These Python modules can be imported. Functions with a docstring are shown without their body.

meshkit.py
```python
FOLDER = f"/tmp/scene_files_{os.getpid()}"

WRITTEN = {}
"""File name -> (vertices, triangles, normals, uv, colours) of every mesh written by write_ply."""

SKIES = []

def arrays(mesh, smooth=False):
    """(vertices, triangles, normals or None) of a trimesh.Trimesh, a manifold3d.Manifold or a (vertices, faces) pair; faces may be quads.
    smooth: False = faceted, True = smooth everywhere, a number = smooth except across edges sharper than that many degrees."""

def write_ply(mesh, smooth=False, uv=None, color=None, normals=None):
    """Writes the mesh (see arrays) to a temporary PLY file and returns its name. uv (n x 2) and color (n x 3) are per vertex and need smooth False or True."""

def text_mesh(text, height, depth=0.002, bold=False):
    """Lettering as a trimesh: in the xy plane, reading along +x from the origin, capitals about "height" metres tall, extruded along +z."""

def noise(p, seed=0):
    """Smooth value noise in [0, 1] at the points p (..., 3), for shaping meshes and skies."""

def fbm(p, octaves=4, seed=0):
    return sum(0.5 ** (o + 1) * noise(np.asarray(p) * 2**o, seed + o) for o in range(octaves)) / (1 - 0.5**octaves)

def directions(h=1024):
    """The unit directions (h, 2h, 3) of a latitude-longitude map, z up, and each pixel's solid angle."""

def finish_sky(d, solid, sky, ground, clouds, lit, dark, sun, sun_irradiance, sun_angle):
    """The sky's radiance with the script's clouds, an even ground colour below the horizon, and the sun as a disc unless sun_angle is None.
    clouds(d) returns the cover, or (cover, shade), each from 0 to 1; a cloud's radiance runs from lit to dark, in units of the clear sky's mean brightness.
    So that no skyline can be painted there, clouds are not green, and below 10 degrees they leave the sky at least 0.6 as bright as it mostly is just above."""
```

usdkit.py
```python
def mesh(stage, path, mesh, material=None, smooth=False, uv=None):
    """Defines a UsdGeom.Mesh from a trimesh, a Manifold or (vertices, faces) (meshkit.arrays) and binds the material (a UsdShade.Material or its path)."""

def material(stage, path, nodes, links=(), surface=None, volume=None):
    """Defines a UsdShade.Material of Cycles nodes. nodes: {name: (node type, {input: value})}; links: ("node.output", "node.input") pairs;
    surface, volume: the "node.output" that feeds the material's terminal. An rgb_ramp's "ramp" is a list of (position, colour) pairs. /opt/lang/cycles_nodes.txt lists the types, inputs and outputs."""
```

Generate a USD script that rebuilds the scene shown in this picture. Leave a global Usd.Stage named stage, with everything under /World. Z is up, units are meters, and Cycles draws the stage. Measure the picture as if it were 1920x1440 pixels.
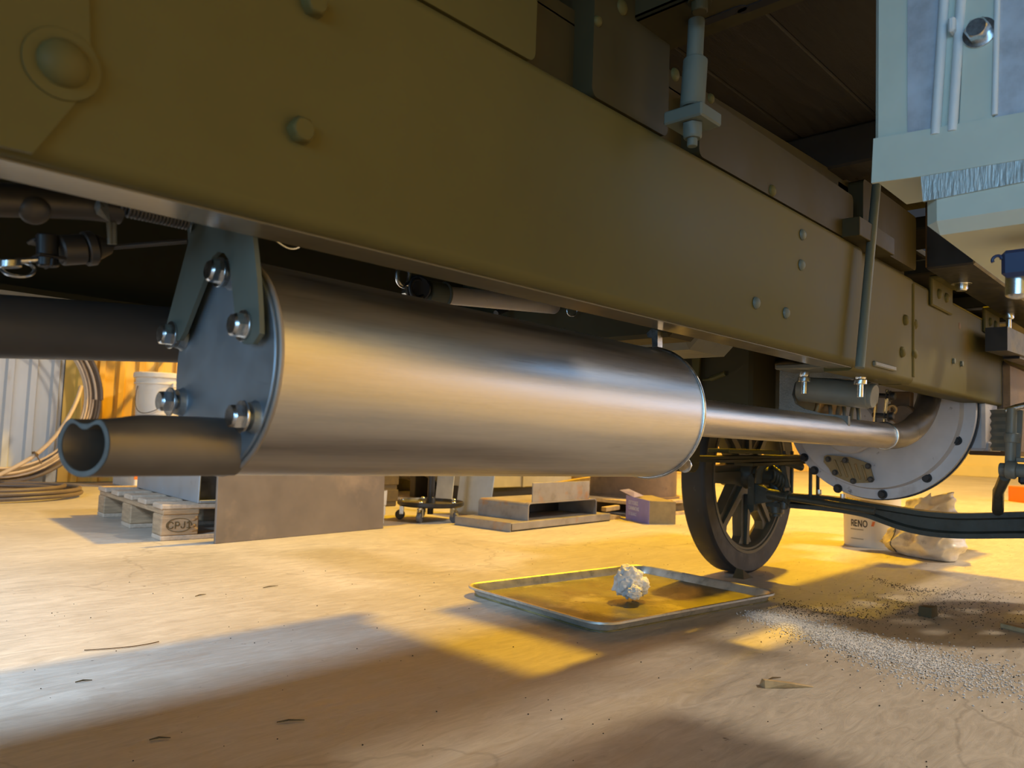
import math, random
import numpy as np
import trimesh
import manifold3d as m3
from shapely.geometry import Polygon, Point, LineString, box as sbox
from shapely import affinity
from pxr import Usd, UsdGeom, UsdLux, UsdShade, Gf, Sdf, Vt
import usdkit, meshkit

random.seed(7); RNG = np.random.default_rng(7)
stage = Usd.Stage.CreateInMemory()
UsdGeom.SetStageUpAxis(stage, 'Z'); UsdGeom.SetStageMetersPerUnit(stage, 1.0)
UsdGeom.Xform.Define(stage, '/World'); UsdGeom.Scope.Define(stage, '/World/Looks')
stage.SetDefaultPrim(stage.GetPrimAtPath('/World'))

# ------------------------------------------------------------------ camera
F, CX, CY, H = 1442.0, 960.0, 720.0, 0.44          # focal length in pixels of a 1920 x 1440 frame, eye height in metres
_a = np.array([2340.0 - CX, -(872.0 - CY), -F]); _a /= np.linalg.norm(_a)      # the truck's long axis (+x) in camera axes
_z = np.array([.037, 1.0, -(.037 * _a[0] + _a[1]) / _a[2]]); _z /= np.linalg.norm(_z)
W = np.array([_a, np.cross(_z, _a), _z])            # rows: world axes in camera axes
EYE = np.array([0, 0, H])
cam = UsdGeom.Camera.Define(stage, '/World/camera')
M = np.eye(4); M[:3, :3] = W.T; M[3, :3] = EYE
cam.AddTransformOp().Set(Gf.Matrix4d(M.tolist()))
cam.CreateHorizontalApertureAttr(36.0); cam.CreateVerticalApertureAttr(27.0)
cam.CreateFocalLengthAttr(36.0 * F / 1920.0)
cam.CreateClippingRangeAttr(Gf.Vec2f(.02, 200)); cam.CreateFStopAttr(9.0); cam.CreateFocusDistanceAttr(1.25)
cam.CreateExposureAttr(0.0)

# ------------------------------------------------------------------ light
SODIUM = (1.0, .55, .0)
def sphere_light(name, loc, r, col, inten):
    l = UsdLux.SphereLight.Define(stage, '/World/' + name); l.AddTranslateOp().Set(Gf.Vec3d(*loc))
    l.CreateRadiusAttr(r); l.CreateColorAttr(Gf.Vec3f(*col)); l.CreateIntensityAttr(inten)
def rect_light(name, loc, to, w, h, col, inten):
    l = UsdLux.RectLight.Define(stage, '/World/' + name)
    b = np.array(loc, float) - np.array(to, float); b /= np.linalg.norm(b)
    r = np.cross([0, 0, 1.0], b)
    r = np.array([1.0, 0, 0]) if np.linalg.norm(r) < 1e-6 else r / np.linalg.norm(r)
    u = np.cross(b, r); m = np.eye(4); m[0, :3] = r; m[1, :3] = u; m[2, :3] = b; m[3, :3] = loc
    l.AddTransformOp().Set(Gf.Matrix4d(m.tolist()))
    l.CreateWidthAttr(w); l.CreateHeightAttr(h); l.CreateColorAttr(Gf.Vec3f(*col)); l.CreateIntensityAttr(inten)
sphere_light('sodium_lamp', (6.0, 2.3, 6.0), .16, SODIUM, 3200)
sphere_light('sodium_lamp_001', (13.5, 4.6, 6.0), .2, SODIUM, 420)
sphere_light('sodium_lamp_002', (6.0, -4.0, 7.0), .40, (1.0, .82, .60), 360)
rect_light('added_floor_light', (-.85, 1.92, 1.50), (-.85, 2.1, 0), 1.0, .10, (.62, .80, 1.0), 320)  # added unseen cool tube that whitens the floor at the left
rect_light('open_door_daylight', (-6.5, -2.0, 1.25), (0, -1.0, 1.0), 7.0, 2.2, (.34, .66, 1.0), 6.3)
rect_light('front_window_daylight', (11.5, -5.9, 3.9), (11.5, 0, 3.9), 10.0, 6.0, (.34, .60, 1.0), 2.6)
dome = UsdLux.DomeLight.Define(stage, '/World/ambient'); dome.CreateColorAttr(Gf.Vec3f(.75, .85, 1.0)); dome.CreateIntensityAttr(.012)

# ------------------------------------------------------------------ rays of the frame and shape helpers
def ray(px, py): return W @ np.array([(px - CX) / F, -(py - CY) / F, -1.0])
def at(px, py, **k):
    """The point where the frame's ray through a pixel meets the plane x=, y= or z= a value."""
    r = ray(px, py); (n, v), = k.items(); i = 'xyz'.index(n)
    return EYE + r * ((v - EYE[i]) / r[i])
A = np.array
def cat(*ms):
    out = []
    for m in ms:
        if isinstance(m, (list, tuple)): out += list(m)
        else: out.append(m)
    return trimesh.util.concatenate([man(m) if isinstance(m, m3.Manifold) else m for m in out])
def man(m):
    q = m.to_mesh(); return trimesh.Trimesh(np.array(q.vert_properties[:, :3]), np.array(q.tri_verts), process=False)
def toman(t): return m3.Manifold(m3.Mesh(np.asarray(t.vertices, np.float32), np.asarray(t.faces, np.uint32)))
def unit(v): v = np.asarray(v, float); return v / np.linalg.norm(v)
def frame(axis, up=(0, 0, 1)):
    w = unit(axis); u = np.cross(up, w)
    if np.linalg.norm(u) < 1e-4: u = np.cross((1, 0, 0), w)
    u = unit(u); return u, np.cross(w, u), w
def place(mesh, o, ex, ey, ez):
    T = np.eye(4); T[:3, 0], T[:3, 1], T[:3, 2], T[:3, 3] = ex, ey, ez, o
    m = mesh.copy(); m.apply_transform(T)
    if np.linalg.det(T[:3, :3]) < 0: m.invert()
    return m
def hull(pts): return trimesh.convex.convex_hull(np.asarray(pts, float))
def cbox(lo, hi, c=.003):
    """Box with chamfered edges between two corners."""
    lo, hi = np.minimum(lo, hi), np.maximum(lo, hi); c = min(c, (hi - lo).min() * .4)
    p = []
    for i in range(8):
        s = A([(i >> k) & 1 for k in range(3)]); q = np.where(s, hi, lo); d = np.where(s, -c, c)
        for k in range(3):
            v = q + d; v[k] = q[k]; p.append(v)
    return hull(p)
def obox(o, ex, ey, ez, sx, sy, sz, c=.003):
    """Chamfered box, centred on o, in the given axes."""
    return place(cbox((-sx / 2, -sy / 2, -sz / 2), (sx / 2, sy / 2, sz / 2), c), o, ex, ey, ez)
def bar(p0, p1, w, h, up=(0, 0, 1), c=.002):
    p0, p1 = A(p0, ), A(p1, ); u, v, a = frame(p1 - p0, up)
    return obox((p0 + p1) / 2, u, v, a, w, h, np.linalg.norm(p1 - p0), c)
def lathe(profile, o, axis, n=32, closed=False):
    """profile: (radius, height along axis) pairs; open ends on the axis are capped by radius 0 points."""
    u, v, a = frame(axis); th = np.linspace(0, 2 * np.pi, n, endpoint=False); P = np.asarray(profile, float); k = len(P)
    V = np.concatenate([np.asarray(o) + p[0] * (np.cos(th)[:, None] * u + np.sin(th)[:, None] * v) + p[1] * a for p in P])
    Fc = []
    for i in range(k if closed else k - 1):
        for j in range(n):
            a0, a1, b0, b1 = i * n + j, i * n + (j + 1) % n, ((i + 1) % k) * n + j, ((i + 1) % k) * n + (j + 1) % n
            Fc += [(a0, a1, b1), (a0, b1, b0)]
    m = trimesh.Trimesh(V, Fc, process=False); m.merge_vertices(); m.update_faces(m.nondegenerate_faces())
    if m.volume < 0: m.invert()
    return m
def cyl(p0, p1, r, n=24, c=None, r1=None):
    p0, p1 = A(p0, float), A(p1, float); L = np.linalg.norm(p1 - p0); r1 = r if r1 is None else r1
    c = min(r, r1, L) * .12 if c is None else c
    return lathe([(0, 0), (r - c, 0), (r, c), (r1, L - c), (r1 - c, L), (0, L)], p0, p1 - p0, n)
def pipe(p0, p1, r, wall, n=40):
    p0, p1 = A(p0, float), A(p1, float); L = np.linalg.norm(p1 - p0)
    return lathe([(r - wall, 0), (r, 0), (r, L), (r - wall, L)], p0, p1 - p0, n, True)
def sweep(path, r, n=14, cap=True):
    """A round bar along a path of points."""
    P = np.asarray(path, float); T = np.gradient(P, axis=0); T /= np.linalg.norm(T, axis=1)[:, None]
    u = np.cross(T[0], (0, 0, 1)); u = unit(u) if np.linalg.norm(u) > 1e-3 else unit(np.cross(T[0], (1, 0, 0)))
    V = []; rr = np.broadcast_to(r, len(P)); th = np.linspace(0, 2 * np.pi, n, endpoint=False)
    for i in range(len(P)):
        u = unit(u - T[i] * np.dot(u, T[i])); v = np.cross(T[i], u)
        V.append(P[i] + rr[i] * (np.cos(th)[:, None] * u + np.sin(th)[:, None] * v))
    V = np.concatenate(V); Fc = []
    for i in range(len(P) - 1):
        for j in range(n):
            a0, a1 = i * n + j, i * n + (j + 1) % n
            Fc += [(a0, a1, a1 + n), (a0, a1 + n, a0 + n)]
    if cap:
        k = len(V); V = np.vstack([V, P[0], P[-1]])
        for j in range(n): Fc += [(k, (j + 1) % n, j), (k + 1, (len(P) - 1) * n + j, (len(P) - 1) * n + (j + 1) % n)]
    return trimesh.Trimesh(V, Fc, process=False)
def curve(pts, n=30):
    """Smooth curve through the points."""
    from scipy.interpolate import CubicSpline
    P = np.asarray(pts, float); t = np.r_[0, np.cumsum(np.linalg.norm(np.diff(P, axis=0), axis=1))]
    return CubicSpline(t, P)(np.linspace(0, t[-1], n))
def prism(poly, o, ex, ey, t):
    """Extrudes a shapely polygon, drawn in axes ex, ey from o, by t along ex x ey."""
    m = trimesh.creation.extrude_polygon(poly, abs(t), engine='earcut')
    ez = unit(np.cross(ex, ey))
    if t < 0: m.apply_translation((0, 0, -abs(t)))
    return place(m, o, unit(ex), unit(ey), ez)
def on_plane(pix, thick, grow=0.0, holes=(), **k):
    """A flat plate with its outline given by frame rays on the plane x= / y= a value; thick runs away along the axis."""
    (n, v), = k.items(); i = 'xyz'.index(n); ax = [j for j in range(3) if j != i]
    P = [at(px, py, **k)[ax] for px, py in pix]
    g = Polygon(P).buffer(0)
    if grow: g = g.buffer(grow).buffer(-grow)
    for h in holes: g = g.difference(h)
    m = trimesh.creation.extrude_polygon(g, abs(thick), engine='earcut')
    o = np.zeros(3); o[i] = v + min(thick, 0); E3 = np.eye(3)
    return place(m, o, E3[ax[0]], E3[ax[1]], E3[i])
def hexhead(p, axis, af, h, washer=1.35, wt=.0022, shank=0.0):
    """Bolt head or nut: chamfered hexagon on a washer, standing on p along axis."""
    u, v, a = frame(axis); R = af / math.sqrt(3); th = np.arange(6) * np.pi / 3; ring = np.cos(th)[:, None] * u + np.sin(th)[:, None] * v
    t36 = np.arange(24) * np.pi / 12; circ = np.cos(t36)[:, None] * u + np.sin(t36)[:, None] * v
    p = A(p, float); z0 = wt if washer else 0
    ms = [hull(np.vstack([p + a * z0 + ring * R, p + a * (z0 + h * .78) + ring * R, p + a * (z0 + h) + circ * af * .43]))]
    if washer: ms.append(cyl(p, p + a * wt, af * washer / 2 * 1.12, 24))
    if shank: ms.append(cyl(p + a * (z0 + h * .9), p + a * (z0 + h + shank), af * .28, 16))
    return cat(ms)
def dome(p, axis, r, h, n=20):
    th = np.linspace(0, np.pi / 2, 6)
    return lathe([(0, 0)] + [(r * math.cos(t), h * math.sin(t)) for t in th], p, axis, n)
def helix(p0, p1, R, r, turns, per=14):
    p0, p1 = A(p0, float), A(p1, float); u, v, a = frame(p1 - p0); t = np.linspace(0, 1, int(turns * per))
    P = p0 + (p1 - p0) * t[:, None] + R * (np.cos(t * turns * 2 * np.pi)[:, None] * u + np.sin(t * turns * 2 * np.pi)[:, None] * v)
    return sweep(P, r, 8)
def torus(o, axis, R, r, n=48, m=10, squash=1.0):
    th = np.linspace(0, 2 * np.pi, m, endpoint=False)
    return lathe([(R + r * math.cos(t), r * math.sin(t)) for t in th], o, axis, n, True)

# ------------------------------------------------------------------ materials
def mat(name, col, rough=.5, metal=0.0, var=.18, scale=9.0, bump=0.0, bscale=120.0, stretch=(1, 1, 1), spots=None, rvar=.12, spec=.5, extra=None, aniso=0.0):
    """Principled surface with tone mottling, roughness variation, fine relief and optional spots of another colour."""
    c = A(col, float)
    n = {'pos': ('geometry', {}), 'map': ('mapping', {'scale': stretch}), 'n1': ('noise_texture', {'scale': scale, 'detail': 6.0, 'roughness': .62}),
         'ramp': ('rgb_ramp', {'ramp': [(.28, tuple(c * (1 - var))), (.72, tuple(np.minimum(c * (1 + var), 1)))]}),
         'rr': ('map_range', {'from_min': .3, 'from_max': .7, 'to_min': max(rough - rvar, .03), 'to_max': min(rough + rvar, 1)}),
         'p': ('principled_bsdf', {'metallic': metal, 'specular_ior_level': spec, 'anisotropic': aniso})}
    l = [('pos.position', 'map.vector'), ('map.vector', 'n1.vector'), ('n1.fac', 'ramp.fac'), ('n1.fac', 'rr.value'), ('rr.result', 'p.roughness')]
    src = 'ramp.color'
    for i, (sc, lo, hi, scol) in enumerate(spots or []):
        n[f's{i}'] = ('noise_texture', {'scale': sc, 'detail': 5.0, 'roughness': .6})
        n[f'r{i}'] = ('map_range', {'from_min': lo, 'from_max': hi, 'to_min': 0.0, 'to_max': 1.0})
        n[f'm{i}'] = ('mix_color', {'blend_type': 'mix', 'b': scol})
        l += [('map.vector', f's{i}.vector'), (f's{i}.fac', f'r{i}.value'), (f'r{i}.result', f'm{i}.fac'), (src, f'm{i}.a')]
        src = f'm{i}.result'
    l.append((src, 'p.base_color'))
    if bump:
        n['n2'] = ('noise_texture', {'scale': bscale, 'detail': 4.0}); n['b'] = ('bump', {'strength': bump, 'distance': .004})
        l += [('map.vector', 'n2.vector'), ('n2.fac', 'b.height'), ('b.normal', 'p.normal')]
    return usdkit.material(stage, '/World/Looks/' + name, n, l, surface='p.BSDF')
K = {}
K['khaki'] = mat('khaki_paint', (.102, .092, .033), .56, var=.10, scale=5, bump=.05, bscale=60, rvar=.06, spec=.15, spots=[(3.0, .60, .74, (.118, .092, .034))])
K['khaki_sheen'] = mat('khaki_floor_sheen', (.16, .145, .10), .20, var=.06, scale=5, rvar=.03, spec=.7)  # paler, glossier khaki for the floor light seen under the flange
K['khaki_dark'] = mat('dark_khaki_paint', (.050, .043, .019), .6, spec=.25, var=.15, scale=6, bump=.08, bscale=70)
K['green_grey'] = mat('grey_green_paint', (.115, .140, .122), .55, var=.10, scale=14, bump=.06)
K['chassis_grey'] = mat('chassis_grey_paint', (.17, .18, .16), .42, var=.15, scale=14, bump=.1)
K['steel'] = mat('brushed_steel', (.58, .57, .55), .36, metal=1.0, var=.10, scale=4, stretch=(1, 14, 14), bump=.02, bscale=300, rvar=.05, spots=[(7, .68, .80, (.30, .27, .25))])
K['pipe_steel'] = mat('exhaust_pipe_steel', (.62, .57, .50), .36, metal=1.0, var=.14, scale=6, stretch=(.6, 10, 10), bump=.03, bscale=160, rvar=.06)
K['blue_plate'] = mat('plain_steel_plate', (.30, .36, .42), .50, metal=.75, var=.12, scale=18, bump=.04, rvar=.08)
K['cut_edge'] = mat('bare_cut_edge', (.42, .48, .50), .4, metal=.3, var=.15, scale=60)
K['dark_steel'] = mat('dark_steel', (.085, .08, .075), .45, metal=.5, var=.2, scale=16, bump=.05)
K['tail_steel'] = mat('tail_pipe_steel', (.20, .185, .165), .42, metal=.6, var=.15, scale=14, bump=.04)
K['zinc'] = mat('zinc_plated', (.66, .69, .72), .24, metal=1.0, var=.12, scale=40, rvar=.06)
K['black'] = mat('black_metal', (.022, .022, .024), .42, var=.3, scale=20, bump=.05)
K['shaft_grey'] = mat('dark_grey_shaft_paint', (.085, .085, .088), .5, var=.1, scale=14)
K['slot_shade'] = mat('slot_shade', (.012, .012, .015), .85, var=.3)  # near black that paints the shade inside the bearer slots
K['rubber'] = mat('rubber', (.030, .031, .033), .58, var=.25, scale=20, bump=.12, bscale=80, spots=[(30, .64, .72, (.075, .072, .066))])
K['wheel_paint'] = mat('wheel_paint', (.085, .080, .058), .45, var=.2, scale=12, bump=.08)
K['axle'] = mat('axle_paint', (.060, .064, .052), .38, var=.25, scale=14, bump=.22, bscale=90, spots=[(45, .66, .74, (.14, .14, .12))])
K['cast'] = mat('cast_aluminium_paint', (.55, .54, .56), .55, var=.12, scale=10, bump=.12, bscale=90, spots=[(26, .66, .72, (.22, .20, .20)), (6, .62, .72, (.42, .40, .40))])
K['cast_rough'] = mat('rough_casting', (.20, .21, .20), .6, var=.2, scale=30, bump=.5, bscale=200)
K['brass'] = mat('dull_bronze', (.30, .22, .11), .45, metal=.6, var=.25, scale=20)
K['locker'] = mat('pale_grey_paint', (.52, .60, .54), .40, var=.08, scale=7, bump=.05, bscale=60, rvar=.07, spots=[(12, .66, .76, (.50, .56, .54))])
K['locker_sheet'] = mat('galvanised_sheet', (.50, .56, .64), .34, metal=.25, var=.15, scale=26, rvar=.1)
K['grind'] = mat('milled_edge', (.46, .52, .52), .38, metal=.4, var=.2, scale=30, stretch=(1, 6, .8), bump=.5, bscale=60)
K['pale_bead'] = mat('pale_bead_paint', (.66, .74, .78), .28, var=.06)
K['blue_paint'] = mat('blue_clamp_paint', (.02, .04, .11), .4)
K['deck_wood'] = mat('dark_deck_wood', (.020, .016, .012), .7, var=.3, scale=10, stretch=(1, 8, 8), bump=.2)
K['pallet'] = mat('pallet_wood', (.50, .40, .31), .75, var=.22, scale=7, stretch=(1, 1, 9), bump=.35, bscale=60, spots=[(9, .62, .74, (.36, .30, .25))])
K['pallet_deck'] = mat('pallet_deck_wood', (.52, .42, .33), .75, var=.22, scale=7, stretch=(9, 1, 9), bump=.35, bscale=60, spots=[(9, .62, .74, (.38, .32, .27))])
K['pallet_block'] = mat('pallet_block_wood', (.42, .30, .19), .8, var=.30, scale=6, stretch=(2, 2, 14), bump=.5, bscale=70)
K['sheet_brown'] = mat('mill_scale_sheet', (.20, .168, .145), .52, metal=.25, var=.16, scale=6, bump=.05, spots=[(2.6, .58, .74, (.33, .26, .20)), (40, .70, .76, (.40, .33, .27))])
K['sheet_blue'] = mat('blue_grey_sheet', (.30, .33, .37), .45, metal=.3, var=.14, scale=9, bump=.04, spots=[(24, .66, .74, (.42, .45, .48))])
K['sheet_pale'] = mat('pale_galvanised', (.52, .55, .56), .5, metal=.25, var=.12, scale=12, spots=[(5, .62, .75, (.40, .42, .42))])
K['tan_box'] = mat('tan_cabinet_paint', (.40, .37, .29), .5, var=.1)
K['bent_steel'] = mat('bent_mild_steel', (.34, .31, .28), .42, metal=.4, var=.2, scale=12, spots=[(8, .58, .70, (.42, .24, .12))])
K['rust'] = mat('rusty_steel', (.17, .115, .07), .7, var=.35, scale=9, bump=.2, spots=[(22, .6, .72, (.10, .07, .05))])
K['lilac'] = mat('lilac_card', (.24, .22, .50), .6, var=.14, scale=14, spots=[(40, .66, .74, (.42, .40, .58))])
K['card'] = mat('brown_card', (.26, .20, .10), .8, var=.25, scale=14)
K['ink_white'] = mat('white_print', (.62, .62, .74), .6, var=.05)
K['ink_black'] = mat('black_print', (.03, .025, .02), .6, var=.05)
K['ink_grey'] = mat('grey_print', (.30, .26, .17), .6, var=.05)
K['ink_orange'] = mat('orange_print', (.75, .20, .02), .5, var=.05)
K['ink_red'] = mat('red_print', (.50, .07, .10), .5, var=.1)
K['plastic_white'] = mat('white_plastic', (.72, .70, .66), .42, var=.06, spots=[(14, .62, .74, (.58, .52, .44))])
K['plastic_reno'] = mat('cream_plastic', (.75, .70, .60), .45, var=.04)
K['sack'] = mat('sack_plastic', (.72, .69, .64), .32, var=.2, scale=12, bump=.1, spots=[(9, .56, .66, (.42, .38, .33))])
K['sack_print'] = mat('sack_print', (.72, .62, .34), .4, var=.2, scale=30, spots=[(40, .6, .66, (.20, .26, .08))])
K['orange'] = mat('orange_plastic', (.80, .16, .02), .5, var=.1)
K['hose'] = mat('grey_brown_hose', (.13, .10, .08), .5, var=.25, scale=6)
K['hose_light'] = mat('pale_hose', (.48, .38, .28), .5, var=.2, scale=6)
K['paper'] = mat('paper_towel', (.80, .81, .82), .85, var=.06, bump=.3, bscale=200)
K['tray_rim'] = mat('tray_rim_steel', (.52, .51, .47), .38, metal=.55, var=.18, scale=30)
K['tray_floor'] = mat('oily_tray', (.17, .150, .060), .40, metal=.15, var=.4, scale=7, bump=.25, bscale=160, spots=[(8, .52, .66, (.36, .32, .15)), (60, .62, .70, (.06, .05, .03)), (3.2, .60, .72, (.10, .075, .035))])
K['wood_chip'] = mat('pine_chip', (.48, .36, .20), .8, var=.25, scale=30)
K['wood_dark'] = mat('dark_wood_scrap', (.10, .07, .03), .8, var=.3, scale=30)
K['grain_white'] = mat('white_granule', (.70, .70, .71), .85, var=.25, scale=60)
K['grain_dark'] = mat('dark_granule', (.045, .038, .03), .9, var=.4, scale=60)
K['chip_wheel'] = mat('caster_tyre', (.10, .10, .105), .5)

def floor_material():
    n = {'pos': ('geometry', {}), 'm': ('mapping', {'scale': (1.0, 1.0, 1.0)}), 'ms': ('mapping', {'scale': (1.2, 5.0, 1.0), 'rotation': (0, 0, .5)}),
         'a': ('noise_texture', {'scale': 1.1, 'detail': 7.0, 'roughness': .62, 'distortion': .6}), 'ra': ('rgb_ramp', {'ramp': [(.25, (.41, .368, .320)), (.5, (.51, .468, .415)), (.75, (.59, .55, .50))]}),
         'b': ('noise_texture', {'scale': 7.0, 'detail': 8.0, 'roughness': .7, 'distortion': 1.6}), 'rb': ('map_range', {'from_min': .35, 'from_max': .68, 'to_min': .80, 'to_max': 1.13}),
         'mb': ('mix_color', {'blend_type': 'multiply', 'fac': 1.0, 'use_clamp': False}), 'cb': ('combine_color', {}),
         's': ('noise_texture', {'scale': 46.0, 'detail': 3.0, 'roughness': .5}), 'rs': ('map_range', {'from_min': .70, 'from_max': .76, 'to_min': 0.0, 'to_max': .55}),
         'mx': ('mix_color', {'blend_type': 'mix', 'b': (.13, .115, .10)}),
         'o': ('noise_texture', {'scale': 2.3, 'detail': 5.0, 'roughness': .6}), 'ro': ('map_range', {'from_min': .60, 'from_max': .75, 'to_min': 0.0, 'to_max': .55}), 'mo': ('mix_color', {'blend_type': 'mix', 'b': (.34, .30, .25)}),
         'v': ('voronoi_texture', {'feature': 'distance_to_edge', 'scale': .55, 'randomness': 1.0}), 'vd': ('noise_texture', {'scale': 3.0, 'detail': 5.0}), 'va': ('vector_math', {'math_type': 'scale', 'scale': .35}), 'vb': ('vector_math', {'math_type': 'add'}),
         'rv': ('map_range', {'from_min': 0.0, 'from_max': .0035, 'to_min': .35, 'to_max': 0.0}), 'mv': ('mix_color', {'blend_type': 'mix', 'b': (.20, .18, .16)}),
         'rr': ('map_range', {'from_min': .3, 'from_max': .7, 'to_min': .42, 'to_max': .68}), 'bp': ('bump', {'strength': .22, 'distance': .004}), 'p': ('principled_bsdf', {'specular_ior_level': .35})}
    l = [('pos.position', 'm.vector'), ('pos.position', 'ms.vector'), ('m.vector', 'a.vector'), ('a.fac', 'ra.fac'), ('ms.vector', 'b.vector'), ('b.fac', 'rb.value'),
         ('rb.result', 'cb.r'), ('rb.result', 'cb.g'), ('rb.result', 'cb.b'), ('ra.color', 'mb.a'), ('cb.color', 'mb.b'), ('m.vector', 's.vector'), ('s.fac', 'rs.value'), ('rs.result', 'mx.fac'), ('mb.result', 'mx.a'),
         ('m.vector', 'o.vector'), ('o.fac', 'ro.value'), ('ro.result', 'mo.fac'), ('mx.result', 'mo.a'),
         ('pos.position', 'vd.vector'), ('vd.color', 'va.vector1'), ('pos.position', 'vb.vector1'), ('va.vector', 'vb.vector2'), ('vb.vector', 'v.vector'), ('v.distance', 'rv.value'), ('rv.result', 'mv.fac'), ('mo.result', 'mv.a'),
         ('mv.result', 'p.base_color'), ('b.fac', 'rr.value'), ('rr.result', 'p.roughness'), ('b.fac', 'bp.height'), ('bp.normal', 'p.normal')]
    return usdkit.material(stage, '/World/Looks/concrete_floor', n, l, surface='p.BSDF')
K['floor'] = floor_material()
K['wall_sheet'] = mat('wall_sheet_paint', (.52, .54, .56), .48, var=.06, scale=3, stretch=(3, 1, .6), spots=[(5, .64, .76, (.40, .38, .36))])
K['wall_sodium_tint'] = mat('sodium_tinted_wall', (.72, .46, .10), .55, var=.07, scale=3, stretch=(3, 1, .6))  # same wall sheets tinted orange: sodium light put into the paint
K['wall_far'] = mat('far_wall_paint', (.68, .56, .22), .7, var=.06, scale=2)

# ------------------------------------------------------------------ prims
LOC, COUNT = {}, {}
def numbered(parent, name):
    k = parent + '/' + name; i = COUNT.get(k, 0); COUNT[k] = i + 1
    return k if i == 0 else f'{k}_{i:03d}'
def data(prim, **kw):
    for k, v in kw.items():
        if v: prim.SetCustomDataByKey(k, v)
def thing(name, label, category, loc=(0, 0, 0), group=None, kind=None):
    p = numbered('/World', name); x = UsdGeom.Xform.Define(stage, p); x.AddTranslateOp().Set(Gf.Vec3d(*map(float, loc))); LOC[p] = A(loc, float)
    data(x.GetPrim(), label=label, category=category, group=group, kind=kind)
    return p
def part(parent, name, mesh, m, label=None, smooth=35, kind=None):
    """A part or sub-part; its mesh is given in world coordinates."""
    p = numbered(parent, name); top = '/' + '/'.join(p.split('/')[1:3]); LOC.setdefault(top, np.zeros(3))
    if isinstance(mesh, (list, tuple)): mesh = cat(mesh)
    if isinstance(mesh, m3.Manifold): mesh = man(mesh)
    mesh = mesh.copy(); mesh.apply_translation(-LOC[top])
    q = usdkit.mesh(stage, p, mesh, K[m], smooth=smooth)
    data(q.GetPrim(), label=label, kind=kind)
    return p
def single(name, label, category, mesh, m, smooth=35, group=None, kind=None, loc=None):
    p = numbered('/World', name)
    if isinstance(mesh, (list, tuple)): mesh = cat(mesh)
    b = mesh.bounds; loc = A([(b[0][0] + b[1][0]) / 2, (b[0][1] + b[1][1]) / 2, b[0][2]]) if loc is None else A(loc, float)
    mesh = mesh.copy(); mesh.apply_translation(-loc); LOC[p] = loc
    q = usdkit.mesh(stage, p, mesh, K[m], smooth=smooth); UsdGeom.Xformable(q).AddTranslateOp().Set(Gf.Vec3d(*loc))
    data(q.GetPrim(), label=label, category=category, group=group, kind=kind)
    return p
X, Y, Z = np.eye(3)

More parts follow.
